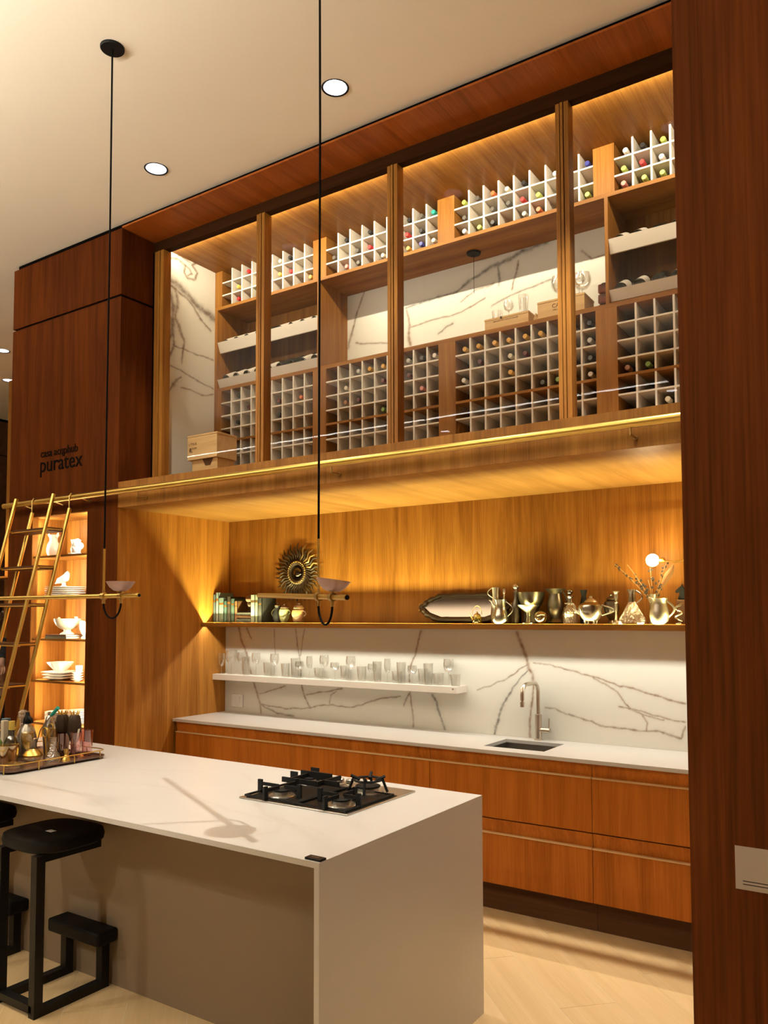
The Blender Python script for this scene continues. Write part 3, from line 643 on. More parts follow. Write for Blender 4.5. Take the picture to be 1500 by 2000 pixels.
# ---------------------------------------------------------------- bar stools under the overhang
def stool(x, y, label):
    t = thing('bar_stool', label, 'stool', (x, y, 0), 'bar stools at the island')
    W, D, s = 0.13, 0.33, 0.02
    for sx in (-1, 1):
        MB().box(sx*W-s, sx*W+s, -s, s, 0.0, 0.63).build('post', 'black_steel', t)
        MB().box(sx*W-s, sx*W+s, s, D+s, 0.0, 0.035).build('floor_runner', 'black_steel', t)
        MB().box(sx*W-s, sx*W+s, D-s, D+s, 0.035, 0.20).build('footrest_leg', 'black_steel', t)
        MB().prism([(-s,0.63),(D*0.9,0.63),(D*0.9,0.66),(-s,0.66)], 'x', sx*W-s, sx*W+s).build('seat_arm', 'black_steel', t)
    MB().box(-W, W, -s, s, 0.02, 0.05).build('crossbar', 'black_steel', t)
    MB().box(-0.185, 0.185, D-0.07, D+0.04, 0.20, 0.262).build('footrest', 'black_leather', t, bevel=0.012)
    mb = MB(); n = 40; pr = []
    for i in range(n):
        a = 2*PI*i/n; c, q = math.cos(a), math.sin(a); e = 0.62
        pr.append((0.195*math.copysign(abs(c)**e, c), 0.16+0.185*math.copysign(abs(q)**e, q)))
    for k, (sc, z) in enumerate(((0.90,0.66),(0.98,0.67),(1.0,0.69),(0.97,0.712),(0.86,0.718),(0.5,0.712),(0.05,0.708))):
        b = len(mb.v); mb.v += [(p[0]*sc, 0.16+(p[1]-0.16)*sc, z) for p in pr]
        if k:
            for i in range(n): mb.f.append((b-n+i, b-n+(i+1) % n, b+(i+1) % n, b+i))
        else: mb.f.append(tuple(range(n)))
    mb.f.append(tuple(len(mb.v)-n+i for i in range(n)))
    mb.build('seat', 'black_leather', t)
    return t
stool(1.40, -2.09, 'black bar stool nearest the picture centre, under the island overhang')
stool(0.72, -2.09, 'black bar stool cut off by the left picture edge')
t = thing('price_tag', 'small paper tag lying on the seat of the nearer bar stool', 'tag', (1.415, -1.955, 0.7150))
MB().box(-0.02, 0.02, -0.014, 0.014, 0, 0.0008).build('card', 'paper_white', t); MB().box(-0.012, 0.012, -0.002, 0.001, 0.0008, 0.001).build('print', 'ink', t)

# ================================================================= brass rail and library ladder
t = thing('brass_rail', 'long brass ladder rail in front of the wooden fascia', 'rail', (0, -0.597, 2.512))
MB().tube([(-1.26,0,0),(4.9,0,0)], 0.0205, 20).build('tube', 'brass', t)
for x in (0.30, 1.93, 3.6): 
    MB().tube([(x,0.0,-0.012),(x,0.0,-0.05),(x,0.0795,-0.05)], 0.005, 8).build('bracket', 'brass_dull', t)
    MB().lathe([(0.0001,0.0795),(0.010,0.0795),(0.010,0.074),(0.0001,0.073)], (x,0,-0.05), 16, 'y').build('rosette', 'brass_dull', t)
for x in (-0.62, -0.30, -1.0): MB().tube([(x,0.0,-0.012),(x,0.0795,-0.03)], 0.006, 8).build('bracket', 'brass_dull', t)
lad = thing('library_ladder', 'brass library ladder with wooden treads hooked on the brass rail', 'ladder', (-0.62, -1.15, 0))
LB = lambda z: -0.62 - (2.43-z)*0.243       # rear rods
LF = lambda z: -0.75 - (2.517-z)*0.246      # front rods
for x in (-0.40, -0.85):
    MB().tube([(x, LB(0.02), 0.02), (x, LB(2.43), 2.43)], 0.0135, 12).build('rear_stile', 'brass', lad, True)
    MB().tube([(x, LF(0.02), 0.02), (x, LF(2.517), 2.517)], 0.0135, 12).build('front_stile', 'brass', lad, True)
    MB().tube([(x, -0.624, 2.40), (x, -0.622, 2.52), (x, -0.610, 2.538), (x, -0.585, 2.538), (x, -0.575, 2.52)], 0.005, 8).build('rail_hook', 'brass_dull', lad, True)
    for yy in (LB(0.0), LF(0.0)): MB().lathe([(0.016,0),(0.016,0.02)], (x, yy, 0), 12).build('foot', 'black', lad, True)
for z in (2.284, 2.013, 1.750, 1.480, 1.205, 0.93, 0.66, 0.39):
    MB().box(-0.84, -0.41, LF(z)+0.03, LB(z)+0.012, z-0.024, z).build('tread', 'wood_dark', lad, True)
    for x in (-0.40, -0.85): MB().tube([(x, LF(z), z-0.012), (x, LB(z), z-0.012)], 0.006, 8).build('side_bar', 'brass', lad, True)
    MB().tube([(-0.85, LF(z)+0.024, z-0.02), (-0.40, LF(z)+0.024, z-0.02)], 0.004, 6).build('tread_edge', 'brass', lad, True)
t = thing('price_tag', 'small paper tag hanging on a ladder tread', 'tag', (-0.69, LF(1.48)+0.018, 1.462))
MB().box(-0.03, 0.03, -0.001, 0.0, -0.045, 0.0).build('card', 'paper_white', t); MB().box(-0.02, 0.02, -0.0014, -0.001, -0.026, -0.018).build('print', 'ink', t)

# ================================================================= pendants
def pendant(x, y, ang, left, right, zt, label, tilt=0.0, shade_tilt=0.0):
    t = thing('pendant_lamp', label, 'lamp', (x, y, ZC), 'brass pendants over the island')
    MB().lathe([(0.0001,-0.012),(0.055,-0.012),(0.058,-0.008),(0.058,0.0)], n=32).build('canopy', 'black', t)
    zt -= ZC
    MB().tube([(0.0,0,-0.01),(0.004,0,-0.9),(0.0,0,zt+0.22)], 0.0045, 8).build('cord', 'cord', t)
    MB().tube([(0,0,zt+0.225),(0,0,zt+0.005)], 0.0055, 10).build('stem', 'brass', t)
    c, s = math.cos(ang), math.sin(ang); P = lambda d, h=0: (c*d, s*d, zt+h+tilt*d)
    tb = MB().tube([P(-left), P(right)], 0.0105, 18).build('tube', 'brass', t)
    MB().tube([P(right), P(right+0.0015)], 0.0085, 18).build('end_hole', 'black', tb)
    for d in (0.0, right*0.5+0.0):
        MB().tube([P(d-0.012), P(d+0.012)], 0.0165, 16).tube([P(d,-0.016), P(d,-0.036)], 0.008, 10).tube([P(d,0.012), P(d,0.03)], 0.007, 10).build('clamp', 'brass_dull', t)
    d1 = right*0.5
    loop = [P(0.5*d1*(1-math.cos(a)), -0.03-0.075*math.sin(a)) for a in [PI*k/16 for k in range(17)]]
    MB().tube(loop, 0.0045, 8).build('loop_cord', 'cord', t)
    sh = MB().lathe([(0.012,0.0),(0.030,0.004),(0.050,0.020),(0.066,0.046),(0.0645,0.046),(0.048,0.022),(0.028,0.0065),(0.0001,0.003)], n=36, caps=False).build('shade', 'shade', t)
    sh.location = P(d1-0.005, 0.02); sh.rotation_euler = (shade_tilt*s, shade_tilt*c, 0)
pendant(1.416, -1.70, 0.0, 0.97, 0.254, 1.757, 'brass tube pendant hanging left, in front of the ladder', 0.0, 0.0)
pendant(2.711, -1.70, math.radians(-28), 0.68, 0.254, 1.735, 'brass tube pendant hanging in front of the sunburst mirror', -0.03, 0.14)

# ================================================================= wine cabinet behind the glass
YR, YB = 0.385, 0.73
POST = [(0.003, 0.088), (1.012, 1.134), (2.064, 2.190), (3.120, 3.246), (4.174, 4.300)]
wc = thing('wine_cabinet', 'wooden wine cabinet wall with posts and shelves behind glass', 'cabinet', (2.2, YR, ZT))
for i, (a, b) in enumerate(POST):
    MB().box(a, b, YR, YB, 4.121, 4.411).build('upper_post', 'wood_v', wc, True)
    MB().box(a, b, YR, YB, ZT, 3.437).build('lower_post', 'wood_v', wc, True)
MB().box(0.012, XR, YR, YB, 4.098, 4.121).build('upper_board', 'wood_x', wc, True)
MB().box(0.012, XR, YR, YB, 3.437, 3.464).build('lower_board', 'wood_x', wc, True)
MB().box(0.0, 0.012, YR, YB, ZT, 4.411).build('side_panel', 'wood_v', wc, True)
for x0, x1 in ((0.012, 0.04), (1.052, 1.072), (3.183, 3.203), (4.27, 4.30)):
    MB().box(x0, x1, YR, YB, 3.464, 4.098).build('partition', 'wood_v', wc, True)
MB().box(0.0, XR, YB+0.001, YB+0.015, ZT, 4.411).build('back_panel', 'wood_v', wc, True)
for a, b in zip(POST, POST[1:]):
    MB().box(a[1], b[0], YR-0.002, YB, 3.022, 3.038).build('mid_board', 'wood_x', wc, True)
BAY = ['first', 'second', 'third', 'fourth']
UZ = [4.208, 4.310]; LZ = [3.337, 3.234, 3.131, 2.920, 2.817, 2.714]
FIN = {}
for b in range(4):
    x0, x1 = POST[b][1], POST[b+1][0]
    fins = [x0+0.1075+0.1052*k for k in range(8)]
    FIN[b] = [x0]+fins+[x1]
    for lv, z0, z1, rows in (('upper', 4.121, 4.4105, UZ), ('lower', ZT, 3.4365, LZ)):
        t = thing('wine_rack', 'white %s bottle rack in the %s bay from the left' % (lv, BAY[b]), 'wine rack', ((x0+x1)/2, YR, z0), '%s bottle racks' % lv)
        seg = [(z0, z1)] if lv == 'upper' else [(ZT, 3.022), (3.038, z1)]
        dm = None
        for x in fins:
            for s0, s1 in seg:
                MB().box(x-0.0055, x+0.0055, YR-0.001, YB-0.002, s0, s1).build('divider', 'rack_white', t, True)
        for z in rows:
            MB().box(x0, x1, YR+0.0005, YB-0.003, z-0.005, z+0.005).build('rack_shelf', 'rack_white', t, True)
# bottles lying in the racks: neck towards the glass
BP = [(0.001,0.315),(0.034,0.315),(0.037,0.308),(0.037,0.125),(0.032,0.098),(0.017,0.072),(0.0145,0.062),(0.0145,0.055)]
CP = [(0.0145,0.068),(0.0155,0.055),(0.0158,0.003),(0.0135,0.0),(0.001,0.0)]
body_me = MB().lathe(BP, n=16, axis='y').mesh('bottle_body', 'bottle_dark', 50)
cap_me = {k: MB().lathe(CP, n=14, axis='y').mesh('capsule', 'cap_'+k, 50) for k in CAPS}
U_B = {0: [(2,2,'red'),(3,1,'yellow'),(1,1,'yellow'),(1,0,'red'),(3,0,'lime'),(5,2,'cream'),(5,1,'yellow'),(6,2,'black'),(6,1,'red'),(8,0,'gold')],
       1: [(1,2,'black'),(2,1,'grey'),(3,2,'black'),(3,1,'red'),(0,1,'grey'),(1,0,'pink'),(2,0,'grey'),(4,0,'cream'),(6,2,'black'),(6,1,'red'),(6,0,'gold'),(7,2,'grey'),(7,1,'black'),(7,0,'blue'),(8,2,'teal'),(8,0,'cream')],
       2: [(0,2,'lime'),(0,1,'grey'),(0,0,'white'),(1,2,'grey'),(1,0,'lime'),(2,2,'orange'),(2,1,'grey'),(2,0,'black'),(3,2,'cream'),(3,1,'grey'),(4,2,'black'),(4,1,'red'),(4,0,'silver'),(5,1,'lime'),(5,0,'orange'),(6,2,'white'),(8,2,'blue'),(8,0,'lime')],
       3: [(0,2,'white'),(0,1,'lime'),(0,0,'pink'),(1,2,'black'),(1,1,'red'),(1,0,'lime'),(2,2,'lime'),(2,1,'white'),(2,0,'lime')]}
L_B = {0: [(3,1,'cream'),(2,1,'maroon'),(3,3,'white'),(1,0,'black'),(7,1,'orange'),(5,2,'black'),(1,2,'black'),(5,1,'maroon')],
       1: [(2,0,'silver'),(3,0,'gold'),(4,0,'gold'),(1,1,'cream'),(4,1,'maroon'),(1,2,'copper'),(2,2,'maroon'),(4,3,'green'),(6,0,'silver'),(7,0,'grey'),(8,0,'white'),(7,2,'pink'),(6,1,'maroon')],
       2: [(0,0,'gold'),(1,0,'gold'),(2,0,'gold'),(3,0,'gold'),(4,0,'gold'),(5,0,'gold'),(3,1,'cream'),(1,1,'maroon'),(4,1,'maroon'),(3,2,'gold'),(0,2,'white'),(6,3,'green'),(5,3,'grey'),(8,0,'black'),(8,1,'silver'),(8,2,'grey'),(8,3,'white')],
       3: [(1,3,'green'),(0,3,'copper'),(2,5,'cream')]}
WORD = dict(grey='dark grey', maroon='dark red', lime='lime green')
def rack_bottle(b, c, z, colr, where, row, jit):
    x = (FIN[b][c]+FIN[b][c+1])/2 + jit[0]
    t = thing('wine_bottle', '%s capped wine bottle, %s row, %s cell of the %s bay, %s rack' % (WORD.get(colr, colr), row, ORD[c], BAY[b], where), 'bottle', (x, YR+0.012+jit[1], z+0.0378), 'wine bottles in the racks')
    o = bpy.data.objects.new('bottle_body', body_me); COL.objects.link(o); o.parent = t
    o = bpy.data.objects.new('capsule', cap_me[colr]); COL.objects.link(o); o.parent = t
rnd = random.Random(3)
for b, L in U_B.items():
    for c, r, k in L: rack_bottle(b, c, [4.121, 4.213, 4.315][r], k, 'upper', ['bottom','middle','top'][r], (0.0 if c == 8 else rnd.uniform(-0.006,0.008), rnd.uniform(-0.005,0.010)))
LF_ = [3.342, 3.239, 3.136, 3.038, 2.925, 2.822]
for b, L in L_B.items():
    for c, r, k in L: rack_bottle(b, c, LF_[r], k, 'lower', ORD[r], (0.0 if c == 8 else rnd.uniform(-0.006,0.008), rnd.uniform(0.0,0.012)))
# display trays: sloping white boards with bottles lying on them, base forward
DB = [(0.001,0.0),(0.033,0.0),(0.037,0.006),(0.037,0.18),(0.030,0.212),(0.0145,0.24),(0.0145,0.30),(0.001,0.30)]
db_me = MB().lathe(DB, n=18, axis='y').mesh('bottle_body', 'bottle_dark', 50)
lab_me = MB().lathe([(0.0374,0.008),(0.0374,0.13)], n=18, axis='y', caps=False).mesh('label', 'label_white', 50)
def tray(x0, x1, zt, hgt, n, label, dark=()):
    t = thing('display_tray', label, 'shelf', ((x0+x1)/2, YR, zt), 'sloping bottle trays')
    MB().prism([(YR-0.001, zt), (YR+0.012, zt), (YR+0.042, zt-hgt), (YR+0.030, zt-hgt)], 'x', x0, x1).build('front_board', 'rack_white', t, True)
    MB().prism([(YR+0.034, zt-hgt+0.01), (YB-0.002, zt-hgt+0.145), (YB-0.002, zt-hgt+0.155), (YR+0.034, zt-hgt+0.022)], 'x', x0, x1).build('board', 'rack_white', t, True)
    s = (x1-x0)/n
    for k in range(n):
        w_ = 'wine bottle lying on the %s, %s from the left' % (label.split(',')[0].replace('sloping white ', ''), ORD[k])
        q = thing('wine_bottle', w_, 'bottle', (x0+s*(k+0.5), YR+0.040, zt-hgt+0.068), 'bottles on the sloping trays')
        q.rotation_euler = (0.47, 0, rnd.uniform(-0.03, 0.03))
        o = bpy.data.objects.new('bottle_body', db_me); COL.objects.link(o); o.parent = q
        if k not in dark: o = bpy.data.objects.new('label', lab_me); COL.objects.link(o); o.parent = q
tray(0.041, 1.051, 3.835, 0.079, 9, 'sloping white upper left tray, in the first bay', (4,))
tray(0.041, 1.051, 3.534, 0.065, 9, 'sloping white lower left tray, in the first bay', (5, 6))
tray(3.204, 4.269, 3.844, 0.077, 10, 'sloping white upper right tray, beside the dark partition', (2,))
tray(3.204, 4.269, 3.541, 0.060, 10, 'sloping white lower right tray, beside the dark partition', (2,))

# wooden crates
def crate(name, label, x0, x1, y0, y1, z0, z1, lid=False, notch=False, th=0.010, rz=0):
    t = thing(name, label, 'crate', ((x0+x1)/2, (y0+y1)/2, z0), rz=rz)
    a, b, c, d = x0-t.location.x, x1-t.location.x, y0-t.location.y, y1-t.location.y; h = z1-z0
    MB().box(a, b, c, c+th, 0, h).build('front_board', 'wood_crate', t)
    MB().box(a, b, d-th, d, 0, h).build('rear_board', 'wood_crate', t)
    MB().box(a, a+th, c+th, d-th, 0, h).build('end_board', 'wood_crate', t)
    MB().box(b-th, b, c+th, d-th, 0, h).build('end_board', 'wood_crate', t)
    MB().box(a+th, b-th, c+th, d-th, 0, th).build('bottom_board', 'wood_crate', t)
    if lid: MB().box(a-0.002, b+0.002, c-0.002, d+0.002, h+0.0005, h+0.012).build('lid', 'wood_crate', t)
    return t
RX = (PI/2, 0, 0)
t = crate('wine_crate', 'closed wooden wine crate with a stamped mark, upper one of the stack in the corner', 0.20, 0.50, -0.065, 0.135, 2.797, 2.966, lid=True)
text('LYNUS', 0.026, 'ink_brown', t, (0.215, -0.0656, 2.905), RX); text('MILLESIME', 0.017, 'ink_brown', t, (0.22, -0.0656, 2.875), RX); text('1998', 0.018, 'ink_brown', t, (0.215, -0.0656, 2.85), RX)
MB().sphere((0.228,-0.065,2.870), 0.012, 10, 6, sy=0.05).build('stamp', 'ink_brown', t, True)
t2 = crate('wine_crate', 'wooden wine crate with a hand notch, lower one of the stack in the corner', 0.235, 0.49, -0.05, 0.12, ZT, 2.7965)
MB().prism([(0.34,2.7960),(0.45,2.7960),(0.42,2.745),(0.37,2.745)], 'y', -0.0508, -0.050).build('hand_notch', 'wood_dark', t2, True)
zl = 3.4645
t = crate('wine_crate', 'shallow wooden wine crate lying on the middle shelf, left of the taller one', 2.381, 2.681, 0.43, 0.60, zl, 3.537, lid=True)
text('GRAND VIN  DE LA VALLEE', 0.014, 'ink_brown', t, (2.44, 0.4294, 3.520), RX)
MB().box(2.49, 2.502, 0.425, 0.4298, 3.535, 3.549).build('clasp', 'wood_dark', t, True)
t = crate('wine_crate', 'wooden wine crate stamped CARMIN on the middle shelf', 2.742, 3.039, 0.43, 0.60, zl, 3.571, lid=True)
text('CARMIN', 0.036, 'ink_brown', t, (2.835, 0.4294, 3.530), RX); text('valle central', 0.014, 'ink_brown', t, (2.84, 0.4294, 3.512), RX)
t = place(MB().box(-0.07, 0.07, -0.006, 0.006, 0, 0.125), 'crate_lid', 'wood_crate', (2.79, 0.618, zl), 'pale wooden board leaning behind the CARMIN crate', 'board', bevel=0.01)
t = place(MB().prism([(-0.03,0.0),(0.03,0.0),(0.0,0.075)], 'y', -0.03, 0.03), 'wood_wedge', 'wood_crate', (2.711, 0.50, zl), 'small wooden wedge between the two crates', 'wedge')
# wine glasses: profile builder shared with the shelf below
def wineglass(bowl_r, bowl_h, stem_h, foot_r, n=20):
    z0 = stem_h
    o = [(foot_r,0.0),(foot_r,0.0015),(0.006,0.005),(0.0035,0.012),(0.0035,z0-0.01),(0.007,z0)]
    for k in range(1, 9):
        s = k/8; r = bowl_r*math.sin(min(PI*0.64, PI*0.12+s*PI*0.56))
        o.append((r, z0+bowl_h*(1-math.cos(s*PI/2*1.0))**0.75 if k < 8 else z0+bowl_h))
    o.append((o[-1][0]-0.001, o[-1][1]))
    for r, z in reversed(o[6:-2]): o.append((max(0.0015, r-0.0012), z+0.0006))
    return MB().lathe(o, n=n, caps=False)
def tumbler(r0, r1, h, n=20):
    return MB().lathe([(0.0001,0.0),(r0,0.0),(r1,h),(r1-0.0015,h),(r0-0.002,0.008),(0.0001,0.006)], n=n, caps=False)
GM = dict(burgundy=wineglass(0.05,0.10,0.085,0.038).mesh('wine_glass','clear_glass',60), white=wineglass(0.036,0.085,0.085,0.033).mesh('wine_glass','clear_glass',60),
          flute=wineglass(0.024,0.10,0.06,0.028).mesh('champagne_flute','clear_glass',60), small=wineglass(0.034,0.06,0.06,0.03).mesh('wine_glass','clear_glass',60),
          tumbler=tumbler(0.030,0.036,0.10).mesh('tumbler','clear_glass',60), tall=tumbler(0.028,0.034,0.14).mesh('tall_glass','clear_glass',60), low=tumbler(0.033,0.038,0.075).mesh('tumbler','clear_glass',60),
          balloon=wineglass(0.056,0.095,0.07,0.036).mesh('wine_glass','clear_glass',60))
def put_glass(kind, loc, label, group):
    nm = {'tumbler':'tumbler','tall':'tall_glass','low':'tumbler','flute':'champagne_flute'}.get(kind, 'wine_glass')
    o = bpy.data.objects.new(nm, GM[kind]); COL.objects.link(o); o.location = loc
    return tag(o, label, 'glass', group)
z1, z2 = 3.5495, 3.5835
gl = [('low',(2.425,0.525,z1),'round tumbler standing on the shallow crate, leftmost'), ('small',(2.51,0.515,z1),'stemmed glass standing on the shallow crate, beside the tumbler'), ('tall',(2.61,0.52,z1),'tall glass standing at the right end of the shallow crate'),
      ('balloon',(2.855,0.52,z2),'balloon wine glass on the CARMIN crate, left of the mullion'), ('balloon',(2.985,0.55,z2),'balloon wine glass on the CARMIN crate, right of the mullion'), ('small',(3.0,0.455,z2),'small wine glass at the right end of the CARMIN crate')]
for k, l, lab in gl: put_glass(k, l, lab, 'glasses on the crates')
# stacked amber jars beside the right partition
for k in range(3):
    t = thing('amber_jar', '%s amber square jar of the stack beside the right bay' % ['lowest','middle','topmost'][k], 'jar', (3.128, 0.54, zl+0.0625*k), 'stacked amber jars')
    MB().box(-0.033, 0.033, -0.033, 0.033, 0, 0.054).build('jar_body', 'jar_amber', t, bevel=0.008)
    MB().lathe([(0.022,0.0545),(0.022,0.0615),(0.0001,0.0615)], n=16).build('lid', 'bronze', t)
# ceiling rose and cord hanging in the middle shelf
t = thing('hanging_rose', 'dark round rose with a thin cord hanging from the upper wine shelf', 'lamp fitting', (2.22, 0.60, 4.098))
MB().lathe([(0.0001,-0.012),(0.045,-0.012),(0.048,-0.006),(0.048,-0.0002)], n=24).build('rose', 'black', t)
MB().tube([(0,0,-0.012),(0,0,-0.28)], 0.0015, 6).build('cord', 'cord', t)

# ================================================================= glasses on the white shelf
zs_ = 1.2042
seq = [('flute',0.049),('burgundy',0.137),('white',0.225),('tall',0.31),('white',0.395),('tumbler',0.496),('white',0.60),('tumbler',0.69),('tall',0.765),('small',0.84),('flute',0.918),('low',0.99),('white',1.07),('small',1.15),('tumbler',1.225),
       ('white',1.305),('tumbler',1.385),('small',1.46),('tall',1.53),('flute',1.60),('low',1.665),('tall',1.725),('small',1.80),('tumbler',1.87),('tall',1.935),('low',2.0),('white',2.065),('low',2.135)]
kn = dict(flute='champagne flute', burgundy='large wine glass', white='slim wine glass', tall='tall straight glass', tumbler='tapered tumbler', small='small stemmed glass', low='low tumbler')
for i, (k, x) in enumerate(seq):
    put_glass(k, (x, 0.47+0.02*((i*7) % 3-1), zs_), '%s on the white shelf, %s from the left' % (kn[k], ORD[i]), 'clear glasses on the white shelf')

# ================================================================= things on the long wooden shelf
ZS = 1.6090
def book(x0, x1, h, colr, label, d=0.16, y0=0.40):
    t = thing('book', label, 'book', ((x0+x1)/2, y0+d/2, ZS), 'books on the wooden shelf')
    w_ = (x1-x0)/2-0.0006
    MB().box(-w_, -w_+0.003, -d/2, d/2, 0, h).box(w_-0.003, w_, -d/2, d/2, 0, h).box(-w_, w_, -d/2, -d/2+0.004, 0, h).build('cover', 'book_'+colr, t)
    MB().box(-w_+0.0031, w_-0.0031, -d/2+0.0041, d/2-0.004, 0.003, h-0.004).build('pages', 'paper_white', t)
    MB().box(-w_+0.004, w_-0.004, -d/2-0.0004, -d/2, h*0.72, h*0.80).build('title', 'bronze_hi', t)
book(0.003, 0.030, 0.218, 'slate', 'grey blue book standing against the niche wall, first in the row')
book(0.030, 0.062, 0.232, 'pale', 'tallest pale book, second from the niche wall')
book(0.062, 0.118, 0.190, 'mist', 'thick misty green book, third from the niche wall')
book(0.118, 0.153, 0.166, 'tealdark', 'dark teal book, fourth from the niche wall')
book(0.153, 0.193, 0.198, 'charcoal', 'black book with gilt title, fifth from the niche wall')
book(0.193, 0.233, 0.182, 'pine', 'dark green book, sixth from the niche wall')
book(0.233, 0.264, 0.164, 'umber', 'narrow brown book, seventh from the niche wall')
for k, (h, c) in enumerate(((0.03,'ink'),(0.026,'umber'),(0.022,'charcoal'))):
    z = ZS + sum((0.03,0.026,0.022)[:k])
    t = thing('book', '%s book of the flat pile under the carved bust' % ['bottom','middle','top'][k], 'book', (0.342, 0.46, z), 'flat pile of books')
    MB().box(-0.072, 0.072, -0.075, -0.071, 0, h-0.0004).box(-0.072, 0.072, -0.075, 0.075, 0, 0.003).box(-0.072, 0.072, -0.075, 0.075, h-0.0034, h-0.0004).build('cover', 'book_'+c, t)
    MB().box(-0.070, 0.070, -0.0709, 0.072, 0.0031, h-0.0035).build('pages', 'paper', t)
book(0.419, 0.462, 0.208, 'ivory', 'ivory book right of the carved bust', y0=0.38)
book(0.462, 0.494, 0.209, 'olive', 'pale olive book behind the pendant tube end', y0=0.38)
book(0.494, 0.533, 0.182, 'ink', 'black book left of the dark jug', y0=0.38)
# carved bust (turbaned head) on the pile
t = thing('carved_bust', 'small brown carved bust on a flat pile of books', 'bust', (0.365, 0.445, ZS+0.0784))
MB().lathe([(0.030,0),(0.032,0.006),(0.016,0.014),(0.014,0.03)], n=16).build('base', 'bronze', t)
MB().lathe([(0.012,0.028),(0.026,0.04),(0.032,0.06),(0.030,0.08),(0.018,0.10)], n=18, sx=0.9).box(-0.036, -0.024, -0.006, 0.006, 0.052, 0.066).build('head', 'bronze', t)
MB().lathe([(0.030,0.078),(0.040,0.088),(0.042,0.10),(0.030,0.12),(0.008,0.132),(0.0001,0.133)], n=18, sx=1.05, flute=0.06, fl_n=9).build('turban', 'book_umber', t)
# lathe-made vessels
def vessel(name, label, cat, x, y, prof, mat, n=28, flute=0, fl_n=0, sx=1, rz=0, z=ZS):
    t = thing(name, label, cat, (x, y, z), rz=rz)
    MB().lathe(prof, n=n, flute=flute, fl_n=fl_n, sx=sx).build('body', mat, t)
    return t
def handle(t, pts, r, mat, name='handle'): return MB().tube(pts, r, 8).build(name, mat, t)
def arc(x0, z0, x1, z1, bulge, n=10, y=0):
    """curve from (x0,z0) to (x1,z1) in the xz plane, bulging to +x by bulge"""
    return [(x0+(x1-x0)*k/n+bulge*math.sin(PI*k/n), y, z0+(z1-z0)*k/n) for k in range(n+1)]
t = vessel('dark_jug', 'dark glazed jug with a leaf green handle behind the books', 'jug', 0.625, 0.455, [(0.025,0),(0.036,0.03),(0.038,0.06),(0.025,0.095),(0.020,0.11),(0.024,0.122)], 'book_ink')
MB().lathe([(0.022,0.122),(0.024,0.126),(0.008,0.135),(0.009,0.143),(0.0001,0.148)], n=16).build('lid', 'book_umber', t)
handle(t, [(-x, y, z) for x, y, z in arc(0.03,0.035,0.024,0.105,0.032)], 0.005, 'ceramic_green')
t = vessel('lidded_jar', 'celadon green lidded jar with two small ears', 'jar', 0.722, 0.42, [(0.026,0),(0.028,0.004),(0.037,0.03),(0.041,0.065),(0.038,0.095),(0.030,0.104)], 'ceramic_green', sx=1.0)
MB().lathe([(0.031,0.105),(0.033,0.109),(0.020,0.122),(0.008,0.126),(0.010,0.135),(0.0001,0.139)], n=20).build('lid', 'book_umber', t)
for s in (-1, 1): handle(t, [(s*x, y, z) for x, y, z in arc(0.038,0.06,0.036,0.093,0.018)], 0.0035, 'ceramic_green', 'ear')
t = vessel('porcelain_jar', 'brown and cream patterned porcelain jar with dark lid', 'jar', 0.857, 0.42, [(0.034,0),(0.036,0.004),(0.048,0.035),(0.052,0.065),(0.046,0.09),(0.034,0.10)], 'porcelain')
MB().lathe([(0.037,0.101),(0.040,0.106),(0.030,0.124),(0.012,0.131),(0.012,0.14),(0.0001,0.145)], n=20).build('lid', 'book_umber', t)
handle(t, arc(0.047,0.045,0.044,0.085,0.022), 0.004, 'porcelain')
# sunburst mirror on the back wall
t = thing('sunburst_mirror', 'dark bronze sunburst mirror hanging on the amber back wall', 'mirror', (0.735, 0.5695, 1.985))
mb = None
NR = 36
for k in range(NR):
    a = 2*PI*k/NR; L = 0.228 if k % 2 else 0.208
    mb = MB(); c, s = math.cos(a), math.sin(a); pts = []; rs = []
    for j in range(8):
        d = 0.075 + (L-0.075)*j/7; wv = 0.008*math.sin(j*1.6)
        pts.append((c*d - s*wv, -0.018+0.004*math.sin(j), s*d + c*wv)); rs.append((0.006,0.0075,0.0085,0.009,0.0085,0.0075,0.0055,0.001)[j])
    mb.tube(pts, rs, 6).build('ray', 'bronze_hi' if k in (2,4,5,7) else 'bronze', t)  # a few upper right rays lighter: highlights put into the colour
MB().lathe([(0.066,-0.006),(0.09,-0.010),(0.092,-0.022),(0.072,-0.034),(0.058,-0.026),(0.056,-0.012)], n=40, axis='y', caps=False).build('ring', 'bronze', t)
for k in range(30):
    a = 2*PI*k/30; MB().sphere((0.081*math.cos(a), -0.030, 0.081*math.sin(a)), 0.0075, 8, 6).build('bead', 'bronze_hi', t)
MB().lathe([(0.0001,-0.042),(0.02,-0.040),(0.036,-0.030),(0.043,-0.016)], n=32, axis='y', caps=False).build('mirror_glass', 'mirror', t)
MB().lathe([(0.0001,-0.0005),(0.085,-0.0005),(0.085,-0.010),(0.0001,-0.010)], n=32, axis='y', caps=False).build('back_plate', 'bronze', t)
